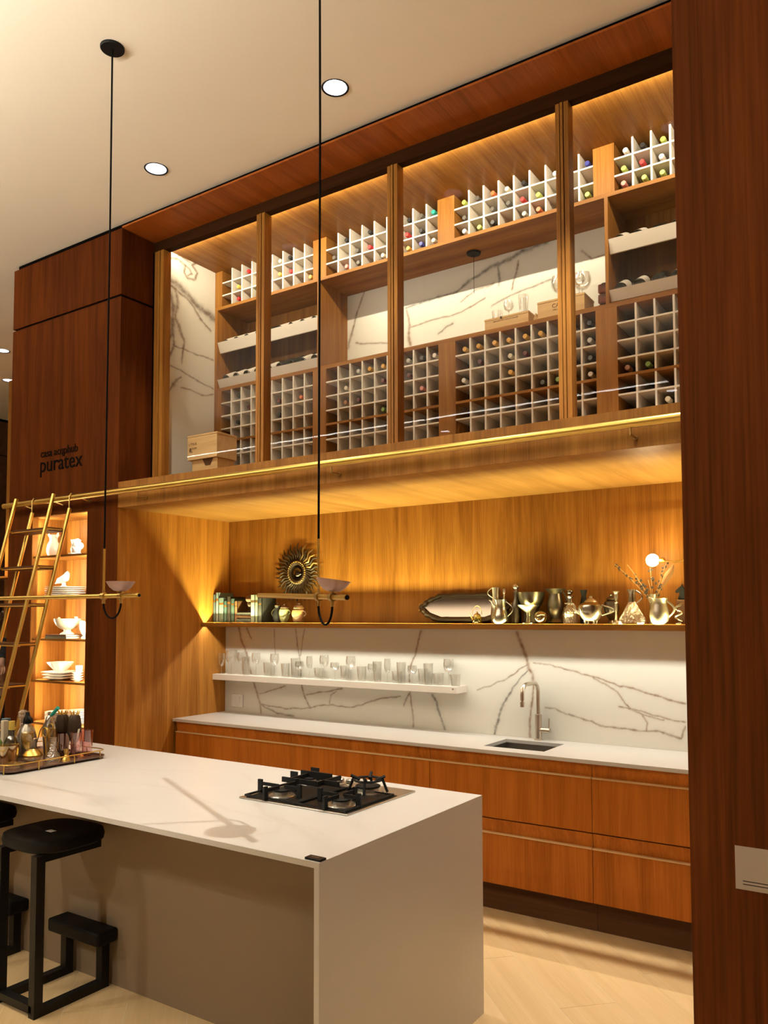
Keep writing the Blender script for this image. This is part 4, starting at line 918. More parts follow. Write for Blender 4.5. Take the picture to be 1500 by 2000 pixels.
# framed tray mirror leaning on the wall
t = thing('framed_mirror', 'long octagonal mirror in a dark carved frame leaning against the wall', 'mirror', (2.16, 0.545, ZS))
def octo(hw, hh, cut): return [(-hw,0.0),(-hw+cut*0.35,hh*0.55),(-hw+cut,hh),(hw-cut,hh),(hw-cut*0.35,hh*0.55),(hw,0.0),(hw-cut*0.35,-hh*0.55),(hw-cut,-hh),(-hw+cut,-hh),(-hw+cut*0.35,-hh*0.55)]
def wavy(poly, n=6):
    o = []
    for i, p in enumerate(poly):
        q = poly[(i+1) % len(poly)]
        for k in range(n): o.append((p[0]+(q[0]-p[0])*k/n, p[1]+(q[1]-p[1])*k/n))
    return o
lean = 0.22; cz = 0.102
fr = [(x, (-0.016)-(0)*z - lean*0 + 0.0, z+cz) for x, z in wavy(octo(0.325, 0.088, 0.17))]
T3 = lambda x, z: (x, -0.045+0.3*z, z)
fpts = [T3(x, z+cz) for x, z in wavy(octo(0.325, 0.080, 0.15))]
MB().tube(fpts, [0.018+0.004*math.sin(i*1.9) for i in range(len(fpts))], 8, True).build('frame', 'bronze', t)
ip = [T3(x, z+cz) for x, z in wavy(octo(0.300, 0.066, 0.14))]
MB().tube(ip, 0.005, 6, True).build('inner_bead', 'bronze', t)
mb = MB(); gp = octo(0.300, 0.066, 0.14); n = len(gp)
mb.v = [(x, -0.046+0.3*(z+cz), z+cz) for x, z in gp] + [(x, -0.042+0.3*(z+cz), z+cz) for x, z in gp]; mb.f = [tuple(range(n)), tuple(range(2*n-1, n-1, -1))] + [(i, n+i, n+(i+1) % n, (i+1) % n) for i in range(n)]
mb.build('mirror_glass', 'mirror', t)
for s in (-1, 1):
    for dz in (-0.018, 0.0, 0.018): MB().sphere(T3(s*0.335, cz+dz), 0.011, 8, 6).build('carved_leaf', 'bronze_hi', t)
# small yellow glass kettle
t = vessel('small_kettle', 'tiny yellow glass kettle with a tall hoop handle', 'kettle', 2.341, 0.365, [(0.026,0),(0.028,0.005),(0.028,0.036),(0.024,0.045)], 'yellow_glass', flute=0.03, fl_n=14)
MB().lathe([(0.024,0.045),(0.020,0.056),(0.008,0.062),(0.005,0.072),(0.0001,0.075)], n=18).build('lid', 'brass_dull', t)
handle(t, [(0.033*math.cos(a), 0, 0.055+0.055*math.sin(a)) for a in [PI*k/14 for k in range(15)]], 0.002, 'brass_dull')
handle(t, [(-0.026,0,0.02),(-0.036,0,0.035),(-0.05,0,0.062)], [0.006,0.004,0.0025], 'brass_dull', 'spout')
# silver pitcher, wide
t = vessel('silver_pitcher', 'pear shaped silver pitcher right of the small kettle', 'pitcher', 2.506, 0.36, [(0.040,0),(0.049,0.012),(0.051,0.03),(0.044,0.06),(0.033,0.09),(0.032,0.12),(0.040,0.146)], 'silver')
handle(t, arc(0.046,0.045,0.038,0.132,0.038), 0.004, 'silver')
handle(t, [(-0.036,0,0.10),(-0.052,0,0.112),(-0.062,0,0.134),(-0.078,0,0.146)], [0.009,0.008,0.006,0.004], 'silver', 'spout')
# back row: pot, cone, stoppered decanter, cooler
t = vessel('silver_pot', 'narrow dull silver pot with a ring handle behind the pitcher', 'pot', 2.43, 0.452, [(0.03,0),(0.034,0.05),(0.03,0.11),(0.021,0.15),(0.022,0.20),(0.024,0.225)], 'silver_dull')
handle(t, [(-x, y, z) for x, y, z in arc(0.022,0.16,0.022,0.225,0.035)], 0.003, 'silver_dull')
t = vessel('glass_funnel', 'small pointed glass stopper standing behind the pitcher', 'stopper', 2.487, 0.45, [(0.014,0),(0.014,0.14),(0.004,0.165),(0.010,0.205),(0.010,0.215)], 'cut_glass', n=16)
t = vessel('ball_decanter', 'dark decanter with a round ball stopper behind the silver pitcher', 'decanter', 2.553, 0.482, [(0.030,0),(0.034,0.05),(0.028,0.12),(0.015,0.15),(0.014,0.195),(0.018,0.20)], 'silver_dark', n=20)
MB().sphere((0,0,0.228), 0.020, 16, 10).lathe([(0.008,0.2),(0.008,0.214)], n=12).build('stopper', 'silver_dull', t)
t = vessel('wine_cooler', 'wide dark metal bowl behind the footed dish', 'bowl', 2.655, 0.482, [(0.05,0),(0.052,0.01),(0.045,0.09),(0.066,0.12),(0.078,0.155),(0.086,0.192),(0.080,0.190),(0.06,0.13)], 'silver_dark', n=36)
# footed dish
t = vessel('footed_dish', 'shiny silver footed dish in the middle of the silverware', 'dish', 2.694, 0.345, [(0.036,0),(0.036,0.006),(0.014,0.014),(0.010,0.04),(0.014,0.066),(0.035,0.082),(0.058,0.100),(0.066,0.112),(0.063,0.112),(0.04,0.092),(0.0001,0.08)], 'silver')
t = vessel('glass_ball', 'round gold tinted glass ball beside the footed dish', 'ornament', 2.772, 0.345, [(0.012,0)]+[(0.038*math.sin(PI*(0.1+0.88*k/12)), 0.0395-0.038*math.cos(PI*(0.1+0.88*k/12))) for k in range(13)], 'gold_glass')
t = vessel('flared_ewer', 'dark metal ewer with a wide flared lip', 'ewer', 2.812, 0.482, [(0.045,0),(0.048,0.008),(0.03,0.03),(0.045,0.07),(0.050,0.11),(0.040,0.155),(0.036,0.18),(0.052,0.198),(0.066,0.210),(0.060,0.208),(0.03,0.18)], 'silver_dark', n=32)
handle(t, arc(0.045,0.06,0.05,0.19,0.025), 0.005, 'silver_dark')
# stoppered square decanter
t = vessel('stoppered_decanter', 'etched glass decanter with a dark ball stopper, left of the teapot', 'decanter', 2.932, 0.405, [(0.040,0),(0.042,0.006),(0.042,0.06),(0.034,0.095),(0.016,0.112)], 'cut_glass', n=24)
MB().lathe([(0.017,0.112),(0.015,0.12),(0.015,0.15),(0.021,0.158),(0.021,0.164)], n=20).build('collar', 'silver', t)
MB().sphere((0,0,0.188), 0.0185, 16, 10).lathe([(0.008,0.164),(0.008,0.175)], n=12).build('stopper', 'smoke_glass', t)
t = vessel('hourglass_vase', 'black waisted vase behind the stoppered decanter', 'vase', 2.985, 0.49, [(0.022,0),(0.024,0.06),(0.021,0.12),(0.014,0.155),(0.013,0.165),(0.021,0.195),(0.022,0.2)], 'black', n=20)
# teapot
t = vessel('teapot', 'silver teapot with curved spout on four small feet', 'teapot', 3.078, 0.345, [(0.030,0.016),(0.048,0.028),(0.066,0.055),(0.073,0.085),(0.066,0.108),(0.045,0.122),(0.035,0.125)], 'silver', sx=1.0)
MB().lathe([(0.037,0.125),(0.030,0.136),(0.014,0.146),(0.008,0.150),(0.009,0.157),(0.0001,0.162)], n=20).build('lid', 'silver_dull', t)
handle(t, [(-0.060,0,0.060),(-0.085,0,0.072),(-0.096,0,0.098),(-0.104,0,0.116),(-0.12,0,0.120),(-0.155,0,0.119)], [0.013,0.010,0.0075,0.006,0.005,0.0045], 'silver', 'spout')
handle(t, arc(0.064,0.05,0.062,0.108,0.072,14), 0.005, 'silver')
for a in range(4): MB().lathe([(0.007,0),(0.005,0.012),(0.009,0.03)], (0.036*math.cos(a*PI/2+PI/4), 0.036*math.sin(a*PI/2+PI/4), 0), 10).build('foot', 'silver', t)
t = vessel('dark_urn', 'dark lidded urn half hidden behind the teapot handle', 'urn', 3.15, 0.49, [(0.025,0),(0.012,0.02),(0.035,0.05),(0.045,0.09),(0.040,0.125),(0.02,0.14)], 'silver_dark')
MB().lathe([(0.030,0.14),(0.022,0.152),(0.008,0.158),(0.012,0.168),(0.0001,0.177)], n=18).build('lid', 'silver_dark', t)
t = vessel('candlestick', 'slim tarnished silver candlestick right of the teapot', 'candlestick', 3.219, 0.36, [(0.024,0),(0.022,0.008),(0.007,0.02),(0.005,0.06),(0.009,0.105),(0.006,0.115),(0.012,0.12),(0.006,0.126),(0.011,0.15),(0.010,0.17),(0.018,0.182),(0.018,0.186)], 'silver_dull', n=18)
# ribbed glass decanter with silver neck
t = vessel('ribbed_decanter', 'ribbed glass claret jug with silver neck and handle', 'decanter', 3.312, 0.35, [(0.066,0),(0.072,0.01),(0.066,0.035),(0.045,0.07),(0.028,0.105),(0.019,0.125)], 'cut_glass', n=64, flute=0.045, fl_n=20)
MB().lathe([(0.0195,0.122),(0.020,0.13),(0.018,0.17),(0.027,0.192),(0.024,0.193),(0.014,0.17)], n=24).build('neck', 'silver', t)
handle(t, arc(0.022,0.115,0.022,0.186,0.036), 0.0042, 'silver')
# vase with dried flowers
t = vessel('flower_vase', 'slim silver vase holding dried flowers', 'vase', 3.395, 0.47, [(0.024,0),(0.02,0.02),(0.017,0.08),(0.018,0.14),(0.021,0.168),(0.018,0.168),(0.014,0.1)], 'silver_dull')
fl = thing('dried_flowers', 'spray of dark dried flowers and twigs rising from the slim vase', 'dried flowers', (3.395, 0.47, ZS+0.10))
STEMS = [((-0.215,0.0,0.245),1),((-0.145,0.01,0.24),0),((-0.10,0.02,0.17),1),((-0.065,-0.01,0.13),1),((-0.012,0.0,0.22),1),((-0.03,0.02,0.15),0),((0.045,0.0,0.12),1),((0.075,0.01,0.24),1),((0.105,0.0,0.20),2)]
rl = random.Random(11)
for (dx, dy, dz), k in STEMS:
    p0 = Vector((0,0,0)); p2 = Vector((dx,dy,dz)); p1 = Vector((dx*0.35,dy*0.4,dz*0.5))
    pts = [p0*(1-s)**2+p1*2*s*(1-s)+p2*s*s for s in [j/8 for j in range(9)]]
    MB().tube(pts, 0.0015, 5).build('stem', 'stem_dry', fl)
    if k == 1:
        for j in range(9):
            q = pts[4+j//2] + Vector((rl.uniform(-0.014,0.014), rl.uniform(-0.012,0.012), rl.uniform(-0.012,0.014)))
            mb = MB(); r = rl.uniform(0.006, 0.011)
            for a in range(5):
                an = 2*PI*a/5+rl.random(); e = Vector((math.cos(an), rl.uniform(-0.4,0.4), math.sin(an)))*r
                mb.tube([q, q+e*0.6, q+e], [0.001, r*0.38, 0.0008], 5)
            mb.build('blossom', 'leaf_dry', fl)
    if k == 2: MB().tube([pts[4], pts[5], pts[6], pts[7], pts[8], p2+Vector((0.012,0,0.03))], [0.004,0.012,0.018,0.020,0.015,0.003], 10).build('plume', 'plume_dry', fl)
# creamer
t = vessel('creamer', 'matte silver creamer jug with wide lip near the bulb', 'jug', 3.461, 0.35, [(0.034,0.0),(0.046,0.016),(0.053,0.045),(0.050,0.075),(0.040,0.105),(0.038,0.122),(0.046,0.142),(0.043,0.141),(0.032,0.11)], 'silver_dull')
handle(t, arc(0.048,0.04,0.042,0.126,0.034), 0.006, 'silver_dull')
handle(t, [(-0.036,0,0.122),(-0.048,0,0.135),(-0.058,0,0.148)], [0.016,0.012,0.004], 'silver_dull', 'lip')
# horse head on a plinth and twisted silver piece
t = thing('horse_figure', 'dark horse head figure on a tall plinth beside the partition', 'figure', (3.545, 0.49, ZS))
MB().box(-0.022, 0.022, -0.022, 0.022, 0, 0.135).build('plinth', 'book_umber', t, bevel=0.003)
MB().prism([(-0.018,0.135),(0.022,0.135),(0.026,0.165),(0.022,0.195),(0.010,0.210),(0.006,0.224),(0.001,0.212),(-0.012,0.203),(-0.030,0.184),(-0.030,0.174),(-0.020,0.172),(-0.008,0.178),(-0.010,0.16)], 'y', -0.011, 0.011).build('horse_head', 'black', t, bevel=0.004)
t = thing('twisted_ornament', 'small twisted silver ornament at the right end of the silverware', 'ornament', (3.56, 0.36, ZS))
MB().lathe([(0.020,0),(0.020,0.005),(0.008,0.012)], n=16).build('base', 'silver', t)
MB().tube([(0.018*math.cos(a), 0.010*math.sin(a), 0.012+0.10*a/(4*PI)) for a in [4*PI*k/30 for k in range(31)]], 0.0055, 8).build('twist', 'silver', t)
# wall lamp with bare bulb
t = thing('wall_lamp', 'brass wall lamp with a glowing bare globe bulb', 'lamp', (3.95, 0.571, 1.965))
MB().lathe([(0.0001,0.0),(0.05,0.0),(0.05,-0.012),(0.0001,-0.014)], n=24, axis='y').build('wall_plate', 'brass', t)
MB().tube([(0,-0.012,0),(0,-0.10,0),(-0.02,-0.12,0),(-0.25,-0.12,0.002),(-0.36,-0.121,0.0),(-0.42,-0.121,-0.012),(-0.47,-0.121,-0.006),(-0.49,-0.121,0.0)], 0.005, 10).build('arm', 'brass', t)
MB().lathe([(0.013,-0.515),(0.015,-0.51),(0.015,-0.485),(0.008,-0.478)], (0,-0.121,0.0), 16, 'x').build('socket', 'brass', t)
MB().sphere((-0.548,-0.121,0.002), 0.036, 24, 14).build('bulb', 'bulb', t)
lamp('bulb_light', 'POINT', (3.402, 0.405, 1.967), P_BULB, (1.0,0.72,0.36), t, shadow_soft_size=0.036)

# ================================================================= drinks tray on the island
ZI = 0.9003
t = thing('drinks_tray', 'dark wooden serving tray with a brass gallery rail on the island', 'tray', (0.70, -1.615, ZI))
def rrect(x0, x1, y0, y1, r, n=6):
    o = []
    for cx, cy, a0 in ((x1-r,y1-r,0),(x0+r,y1-r,PI/2),(x0+r,y0+r,PI),(x1-r,y0+r,3*PI/2)):
        o += [(cx+r*math.cos(a0+PI/2*k/n), cy+r*math.sin(a0+PI/2*k/n)) for k in range(n+1)]
    return o
rr = rrect(-0.29, 0.285, -0.29, 0.29, 0.05)
mb = MB(); n = len(rr)
for k, (s_, z) in enumerate(((0.93,0.0),(1.0,0.012),(1.0,0.018),(0.96,0.018),(0.95,0.010),(0.0,0.010))):
    b = len(mb.v); mb.v += [(x*s_, y*s_, z) for x, y in rr]
    if k:
        for i in range(n): mb.f.append((b-n+i, b-n+(i+1) % n, b+(i+1) % n, b+i))
    else: mb.f.append(tuple(range(n)))
mb.build('base', 'tray_wood', t)
MB().tube([(x, y, 0.045) for x, y in rrect(-0.285, 0.28, -0.285, 0.285, 0.05)], 0.0028, 8, True).build('gallery_rail', 'brass', t)
for x, y in ((0.255,-0.285),(0.06,-0.287),(-0.15,-0.287),(0.282,-0.12),(0.282,0.08),(0.275,0.24),(0.1,0.287),(-0.15,0.287)):
    MB().tube([(x,y,0.045),(x*1.01,y*1.012,0.03),(x*1.01,y*1.012,0.004)], 0.003, 8).build('rail_post', 'brass', t)
ZB = ZI+0.0104
def tv(name, label, cat, x, y, prof, mat, **k): return vessel(name, label, cat, x, y, prof, mat, z=ZB, **k)
def tg(name, label, x, y, r0, r1, h, mat): return place(tumbler(r0, r1, h, 24), name, mat, (x, y, ZB), label, 'glass', ang=60)
tg('tumbler', 'pink tinted tumbler at the right end of the drinks tray', 0.872, -1.378, 0.026, 0.032, 0.138, 'pink_glass')
tg('tumbler', 'pink tinted tumbler, second from the right end of the drinks tray', 0.868, -1.445, 0.024, 0.029, 0.132, 'pink_glass')
t = place(MB().prism([(0,0),(0.008,0.004),(0.040,0.100),(0.022,0.094)], 'y', -0.0005, 0.0005), 'paper_napkin', 'cap_cream', (0.864, -1.445, ZB+0.055), 'folded pale paper flag standing in a pink tumbler', 'napkin')
tg('tumbler', 'wide amber patterned tumbler at the front of the drinks tray', 0.742, -1.748, 0.044, 0.054, 0.095, 'gold_glass')
tg('tumbler', 'gold chevron tumbler at the left picture edge on the drinks tray', 0.645, -1.795, 0.030, 0.036, 0.085, 'gold_glass')
tg('tumbler', 'amber tumbler in front of the pineapple cups on the drinks tray', 0.815, -1.50, 0.022, 0.026, 0.13, 'amber_glass')
t = tv('gilt_decanter', 'round gold topped decanter in the middle of the drinks tray', 'decanter', 0.79, -1.645, [(0.030,0),(0.046,0.02),(0.048,0.036),(0.034,0.055),(0.014,0.066),(0.011,0.11),(0.017,0.118)], 'clear_glass')
MB().lathe([(0.0475,0.026),(0.049,0.036),(0.036,0.054),(0.016,0.066)], n=24, caps=False).build('gilding', 'brass', t)
t = tv('mixing_glass', 'bell shaped clear mixing glass at the front of the drinks tray', 'glass', 0.862, -1.575, [(0.038,0),(0.040,0.012),(0.030,0.035),(0.018,0.055),(0.016,0.115),(0.018,0.12)], 'cut_glass')
t = tv('bell_jigger', 'small brass bell jigger near the tray front edge', 'jigger', 0.915, -1.535, [(0.022,0),(0.019,0.012),(0.008,0.03),(0.012,0.05),(0.015,0.06)], 'brass')
t = tv('saucer', 'small stack of glass saucers at the front tray corner', 'saucer', 0.875, -1.80, [(0.028,0),(0.046,0.006),(0.047,0.008),(0.030,0.009),(0.046,0.014),(0.047,0.016),(0.03,0.017),(0.046,0.022),(0.047,0.024),(0.02,0.02)], 'clear_glass')
# two tall dark pineapple cups with brass leaves
for k, (dx, dy) in enumerate(((-0.040, 0.0), (0.034, 0.022))):
    t = tv('pineapple_cup', '%s dark metal pineapple cup with brass leaf crown on the tray' % ['left', 'right'][k], 'cup', 0.762+dx, -1.425+dy, [(0.024,0),(0.026,0.008),(0.012,0.02),(0.012,0.06),(0.026,0.085),(0.034,0.12),(0.036,0.16),(0.030,0.20),(0.022,0.215)], 'bronze', n=28, flute=0.05, fl_n=12)
    for j in range(7):
        a = 2*PI*j/7; MB().tube([(0.016*math.cos(a),0.016*math.sin(a),0.212),(0.022*math.cos(a),0.022*math.sin(a),0.228),(0.028*math.cos(a),0.028*math.sin(a),0.240)], [0.005,0.004,0.001], 6).build('leaf', 'brass', t)
# soda siphon
t = tv('soda_siphon', 'mesh covered soda siphon with black head on the drinks tray', 'siphon', 0.60, -1.555, [(0.040,0),(0.046,0.01),(0.050,0.05),(0.048,0.10),(0.036,0.145),(0.020,0.165),(0.018,0.172)], 'silver_dull')
MB().lathe([(0.020,0.172),(0.022,0.178),(0.020,0.20),(0.012,0.215),(0.010,0.232),(0.0001,0.235)], n=20).tube([(0.012,0,0.205),(0.035,0,0.195),(0.045,0,0.178)], [0.010,0.008,0.005], 8).build('head', 'black', t)
# cocktail shaker with green-handled spoon
t = tv('cocktail_shaker', 'steel cocktail shaker behind the gilt cups on the tray', 'shaker', 0.625, -1.44, [(0.028,0),(0.034,0.08),(0.035,0.13),(0.030,0.155),(0.022,0.172),(0.020,0.19),(0.008,0.205),(0.009,0.222),(0.0001,0.226)], 'steel')
t = thing('bar_tongs', 'steel bar tool with a green handle leaning across the tray', 'bar tool', (0.60, -1.502, ZB+0.006))
A0, A1, A2 = Vector((0.02,0.012,0.125)), Vector((0.10,0.02,0.205)), Vector((0.155,0.025,0.252))
MB().tube([(-0.02,0.0,0.0), A0, A1], 0.003, 8).build('shank', 'steel', t); MB().tube([A1, A1+(A2-A1)*0.2, A2], [0.006,0.010,0.010], 10).build('grip', 'cap_teal', t)
# bottles and boxes at the left end
t = tv('liqueur_bottle', 'squat dark liqueur bottle at the left end of the tray', 'bottle', 0.64, -1.67, [(0.034,0),(0.036,0.008),(0.036,0.09),(0.026,0.115),(0.014,0.125),(0.013,0.16)], 'smoke_glass')
MB().lathe([(0.016,0.155),(0.016,0.20),(0.0001,0.20)], n=16).build('stopper', 'cap_yellow', t)
t = tv('green_bottle', 'small green bottle cut by the left picture edge', 'bottle', 0.585, -1.72, [(0.026,0),(0.028,0.006),(0.028,0.09),(0.012,0.12),(0.011,0.15)], 'cap_green')
t = tv('red_decanter', 'cut glass decanter filled with red liquid on the tray', 'decanter', 0.512, -1.525, [(0.034,0),(0.036,0.01),(0.036,0.09),(0.024,0.13),(0.016,0.14),(0.016,0.18),(0.022,0.195)], 'cut_glass', flute=0.05, fl_n=10)
MB().lathe([(0.030,0.006),(0.032,0.085),(0.0001,0.085)], n=20).build('liquid', 'red_glass', t)
MB().lathe([(0.020,0.196),(0.026,0.20),(0.026,0.225),(0.016,0.235),(0.0001,0.236)], n=16).build('stopper', 'cut_glass', t)
t = place(MB().box(-0.017,0.017,-0.017,0.017,0,0.2), 'spice_carton', 'book_slate', (0.505, -1.62, ZB), 'blue carton standing among the bottles at the left tray end', 'carton', bevel=0.002)
t = place(MB().box(-0.014,0.014,-0.014,0.014,0,0.195), 'spice_carton', 'cap_cream', (0.548, -1.655, ZB), 'cream carton standing among the bottles at the left tray end', 'carton', bevel=0.002)
t = place(MB().box(-0.065,0.065,-0.02,0.02,0,0.118), 'gift_box', 'cap_red', (0.575, -1.365, ZB), 'red box standing behind the shaker on the tray', 'box', bevel=0.002)
# gilt goblets, strainer rings and a skull mug
t = tv('gilt_goblet', 'gold rimmed glass goblet in the middle of the tray', 'goblet', 0.705, -1.62, [(0.030,0),(0.03,0.003),(0.006,0.012),(0.006,0.05),(0.024,0.07),(0.032,0.10),(0.030,0.14)], 'gold_glass')
t = thing('bar_strainer', 'gilt ring shaped bar strainer resting on the goblets', 'strainer', (0.745, -1.545, ZB))
MB().tube([(0.025*math.cos(a), 0, 0.132+0.025*math.sin(a)) for a in [2*PI*k/20 for k in range(20)]], 0.005, 8, True).build('ring', 'brass', t)
MB().tube([(0.0,0,0.107),(0.01,0,0.05),(0.012,0,0.002)], 0.004, 8).build('handle', 'brass', t)
t = thing('bar_strainer', 'gilt ring handled spoon left of the skull mug', 'strainer', (0.70, -1.50, ZB))
MB().tube([(0.03+0.022*math.cos(a), 0, 0.150+0.022*math.sin(a)) for a in [2*PI*k/20 for k in range(20)]], 0.0045, 8, True).build('ring', 'brass', t)
MB().tube([(0.025,0,0.128),(0.01,0,0.05),(0.0,0,0.003)], 0.004, 8).build('handle', 'brass', t)
t = tv('gilt_goblet', 'small gold glass cup behind the bell shaped glass', 'goblet', 0.73, -1.497, [(0.024,0),(0.024,0.003),(0.005,0.01),(0.005,0.06),(0.022,0.08),(0.028,0.12),(0.026,0.15)], 'gold_glass')
t = thing('skull_mug', 'small dull silver skull mug beside the pineapple cups', 'mug', (0.785, -1.50+0.045, ZB))
MB().lathe([(0.018,0),(0.020,0.03),(0.022,0.055),(0.026,0.075),(0.027,0.095),(0.020,0.115),(0.0001,0.122)], n=20).build('skull', 'silver_dull', t)
for s in (-1, 1): MB().sphere((0.004+s*0.010,-0.023,0.086), 0.007, 10, 6).build('eye_socket', 'black', t)

# ================================================================= ceramics in the display opening
YD = -0.40
t = vessel('pinched_vase', 'white waisted vase with horn shaped lip on the top display shelf', 'vase', -0.906, YD, [(0.034,0),(0.048,0.02),(0.052,0.05),(0.045,0.09),(0.030,0.12),(0.030,0.145),(0.044,0.168),(0.040,0.168),(0.026,0.14)], 'ceramic', z=DZ[0]+0.0005)
handle(t, [(-0.040,0,0.150),(-0.052,0,0.162),(-0.062,0,0.182)], [0.010,0.008,0.002], 'ceramic', 'horn'); handle(t, [(0.040,0,0.150),(0.052,0,0.168),(0.060,0,0.190)], [0.010,0.009,0.002], 'ceramic', 'horn')
t = vessel('white_jug', 'white footed jug beside the coral piece on the top display shelf', 'jug', -0.672, YD+0.03, [(0.046,0),(0.044,0.006),(0.034,0.02),(0.038,0.05),(0.030,0.085),(0.038,0.12),(0.034,0.12),(0.024,0.09)], 'ceramic', z=DZ[0]+0.0005)
t = thing('coral_ornament', 'knobbly white coral ornament on the top display shelf', 'ornament', (-0.565, YD-0.04, DZ[0]+0.0005))
MB().lathe([(0.055,0),(0.055,0.008),(0.030,0.012)], n=24).build('base', 'ceramic', t)
rl = random.Random(4); 
for k in range(16):
    a = rl.random()*2*PI; h = 0.035+rl.random()*0.07; r = rl.random()*0.036
    MB().sphere((r*math.cos(a), r*math.sin(a)*0.7, h), 0.020+rl.random()*0.008, 10, 7).build('knob', 'ceramic_tex', t)
# bird on a stack of plates
for k in range(5):
    place(MB().lathe([(0.07,0),(0.075,0.003),(0.152-0.001*k,0.012),(0.153-0.001*k,0.0145),(0.07,0.006),(0.0001,0.006)], n=40), 'plate', 'ceramic', (-0.752, YD+0.01, DZ[1]+0.0005+0.0146*k), 'white plate, %s from the bottom of the stack under the bird' % ORD[k], 'plate', 'plates under the bird')
t = thing('ceramic_bird', 'white ceramic bird standing on a stack of plates', 'figurine', (-0.768, YD, DZ[1]+0.075))
MB().lathe([(0.026,0),(0.026,0.004),(0.014,0.012),(0.014,0.03)], n=18).build('foot', 'ceramic', t)
MB().tube([(-0.105,0,0.028),(-0.075,0,0.036),(-0.045,0,0.046),(-0.01,0,0.056),(0.02,0,0.068),(0.034,0,0.088),(0.040,0,0.104),(0.040,0,0.116)], [0.004,0.010,0.022,0.030,0.030,0.022,0.017,0.005], 14).build('body', 'ceramic', t)
MB().tube([(0.050,0,0.104),(0.064,0,0.100)], [0.006,0.001], 8).build('beak', 'ceramic', t)
MB().tube([(0.01,-0.024,0.066),(-0.03,-0.024,0.054),(-0.075,-0.014,0.042)], [0.012,0.014,0.003], 8).build('wing', 'ceramic', t)
t = vessel('slim_vase', 'slim white vase at the right edge of the bird shelf', 'vase', -0.425, YD+0.06, [(0.02,0),(0.024,0.05),(0.012,0.10),(0.014,0.13)], 'ceramic', z=DZ[1]+0.0005)
# tureen on books
for k, (x0, x1, h, m) in enumerate(((-0.86, -0.60, 0.016, 'book_olive'), (-0.855, -0.605, 0.013, 'book_umber'))):
    t = thing('book', '%s book lying under the ivory tureen' % ['olive', 'brown'][k], 'book', ((x0+x1)/2, YD, DZ[2]+0.0005+0.0165*k), 'books under the tureen')
    w_ = (x1-x0)/2
    MB().box(-w_, w_, -0.09, 0.09, 0, 0.002).box(-w_, w_, -0.09, 0.09, h-0.0025, h-0.0005).box(-w_, w_, -0.09, -0.087, 0.002, h-0.0025).build('cover', m, t); MB().box(-w_+0.003, w_-0.003, -0.0869, 0.087, 0.0021, h-0.0026).build('pages', 'paper_white', t)
t = vessel('footed_tureen', 'ivory footed tureen bowl standing on two books', 'bowl', -0.715, YD, [(0.052,0),(0.050,0.008),(0.026,0.022),(0.026,0.034),(0.055,0.045),(0.083,0.07),(0.096,0.10),(0.098,0.118),(0.093,0.117),(0.075,0.075),(0.0001,0.05)], 'ceramic_ivory', z=DZ[2]+0.0305, n=36)
MB().tube([(-0.092,0,0.105),(-0.104,0,0.118),(-0.100,0,0.128)], [0.010,0.012,0.006], 10).build('lip', 'ceramic_ivory', t)
MB().tube([(0.088,0,0.085),(0.108,0,0.105),(0.105,0,0.125),(0.085,0,0.130)], [0.010,0.012,0.012,0.006], 10).build('handle', 'ceramic_ivory', t)
t = thing('ceramic_fish', 'white fish shaped jug at the right end of the tureen shelf', 'jug', (-0.50, YD, DZ[2]+0.0005))
MB().lathe([(0.030,0),(0.032,0.006),(0.02,0.02)], n=18).build('foot', 'ceramic', t)
MB().tube([(0.03,0,0.014),(0.012,0,0.045),(-0.012,0,0.08),(-0.038,0,0.115),(-0.052,0,0.128)], [0.018,0.036,0.038,0.024,0.010], 14).build('body', 'ceramic', t)
# bowls and platters on the next shelf
z = DZ[3]+0.0005
for k, (r, h) in enumerate(((0.125,0.022),(0.132,0.022),(0.138,0.022))):
    place(MB().lathe([(r*0.55,0),(r*0.6,0.003),(r,0.018),(r+0.001,0.0205),(r*0.55,0.008),(0.0001,0.008)], n=36, sx=1.05), 'platter', 'ceramic', (-0.785, YD, z), '%s white platter of the pile below the scalloped bowl' % ['lowest','middle','top'][k], 'platter', 'platter pile')
    z += 0.0212
place(MB().lathe([(0.040,0),(0.042,0.005),(0.070,0.035),(0.094,0.065),(0.096,0.07),(0.090,0.067),(0.06,0.03),(0.0001,0.012)], n=48, flute=0.035, fl_n=9), 'scalloped_bowl', 'ceramic', (-0.79, YD, z+0.0005), 'white scalloped bowl on top of the platter pile', 'bowl')
z = DZ[3]+0.0005
for k in range(4):
    place(MB().lathe([(0.022,0),(0.024,0.004),(0.044,0.016),(0.045,0.019),(0.022,0.010),(0.0001,0.010)], n=28), 'small_bowl', 'ceramic', (-0.548, YD-0.03, z), '%s small white bowl of the stack at the right shelf end' % ORD[k], 'bowl', 'small bowls')
    z += 0.0175
place(tumbler(0.024, 0.027, 0.045), 'white_cup', 'ceramic', (-0.525, YD-0.03, z+0.0008), 'white cup on top of the small bowls', 'cup', ang=60)
# plates on the lowest visible shelf
for s, (x, n_, r) in enumerate(((-0.79, 7, 0.105), (-0.56, 9, 0.10))):
    for k in range(n_):
        place(MB().lathe([(r*0.5,0),(r*0.52,0.002),(r,0.009),(r+0.001,0.0108),(r*0.5,0.0055),(0.0001,0.0055)], n=32), 'plate', 'ceramic', (x, YD, DZ[4]+0.0005+0.0112*k), 'white plate, %s in the %s low stack behind the drinks tray' % (ORD[k], ['left', 'right'][s]), 'plate', 'plates behind the tray')

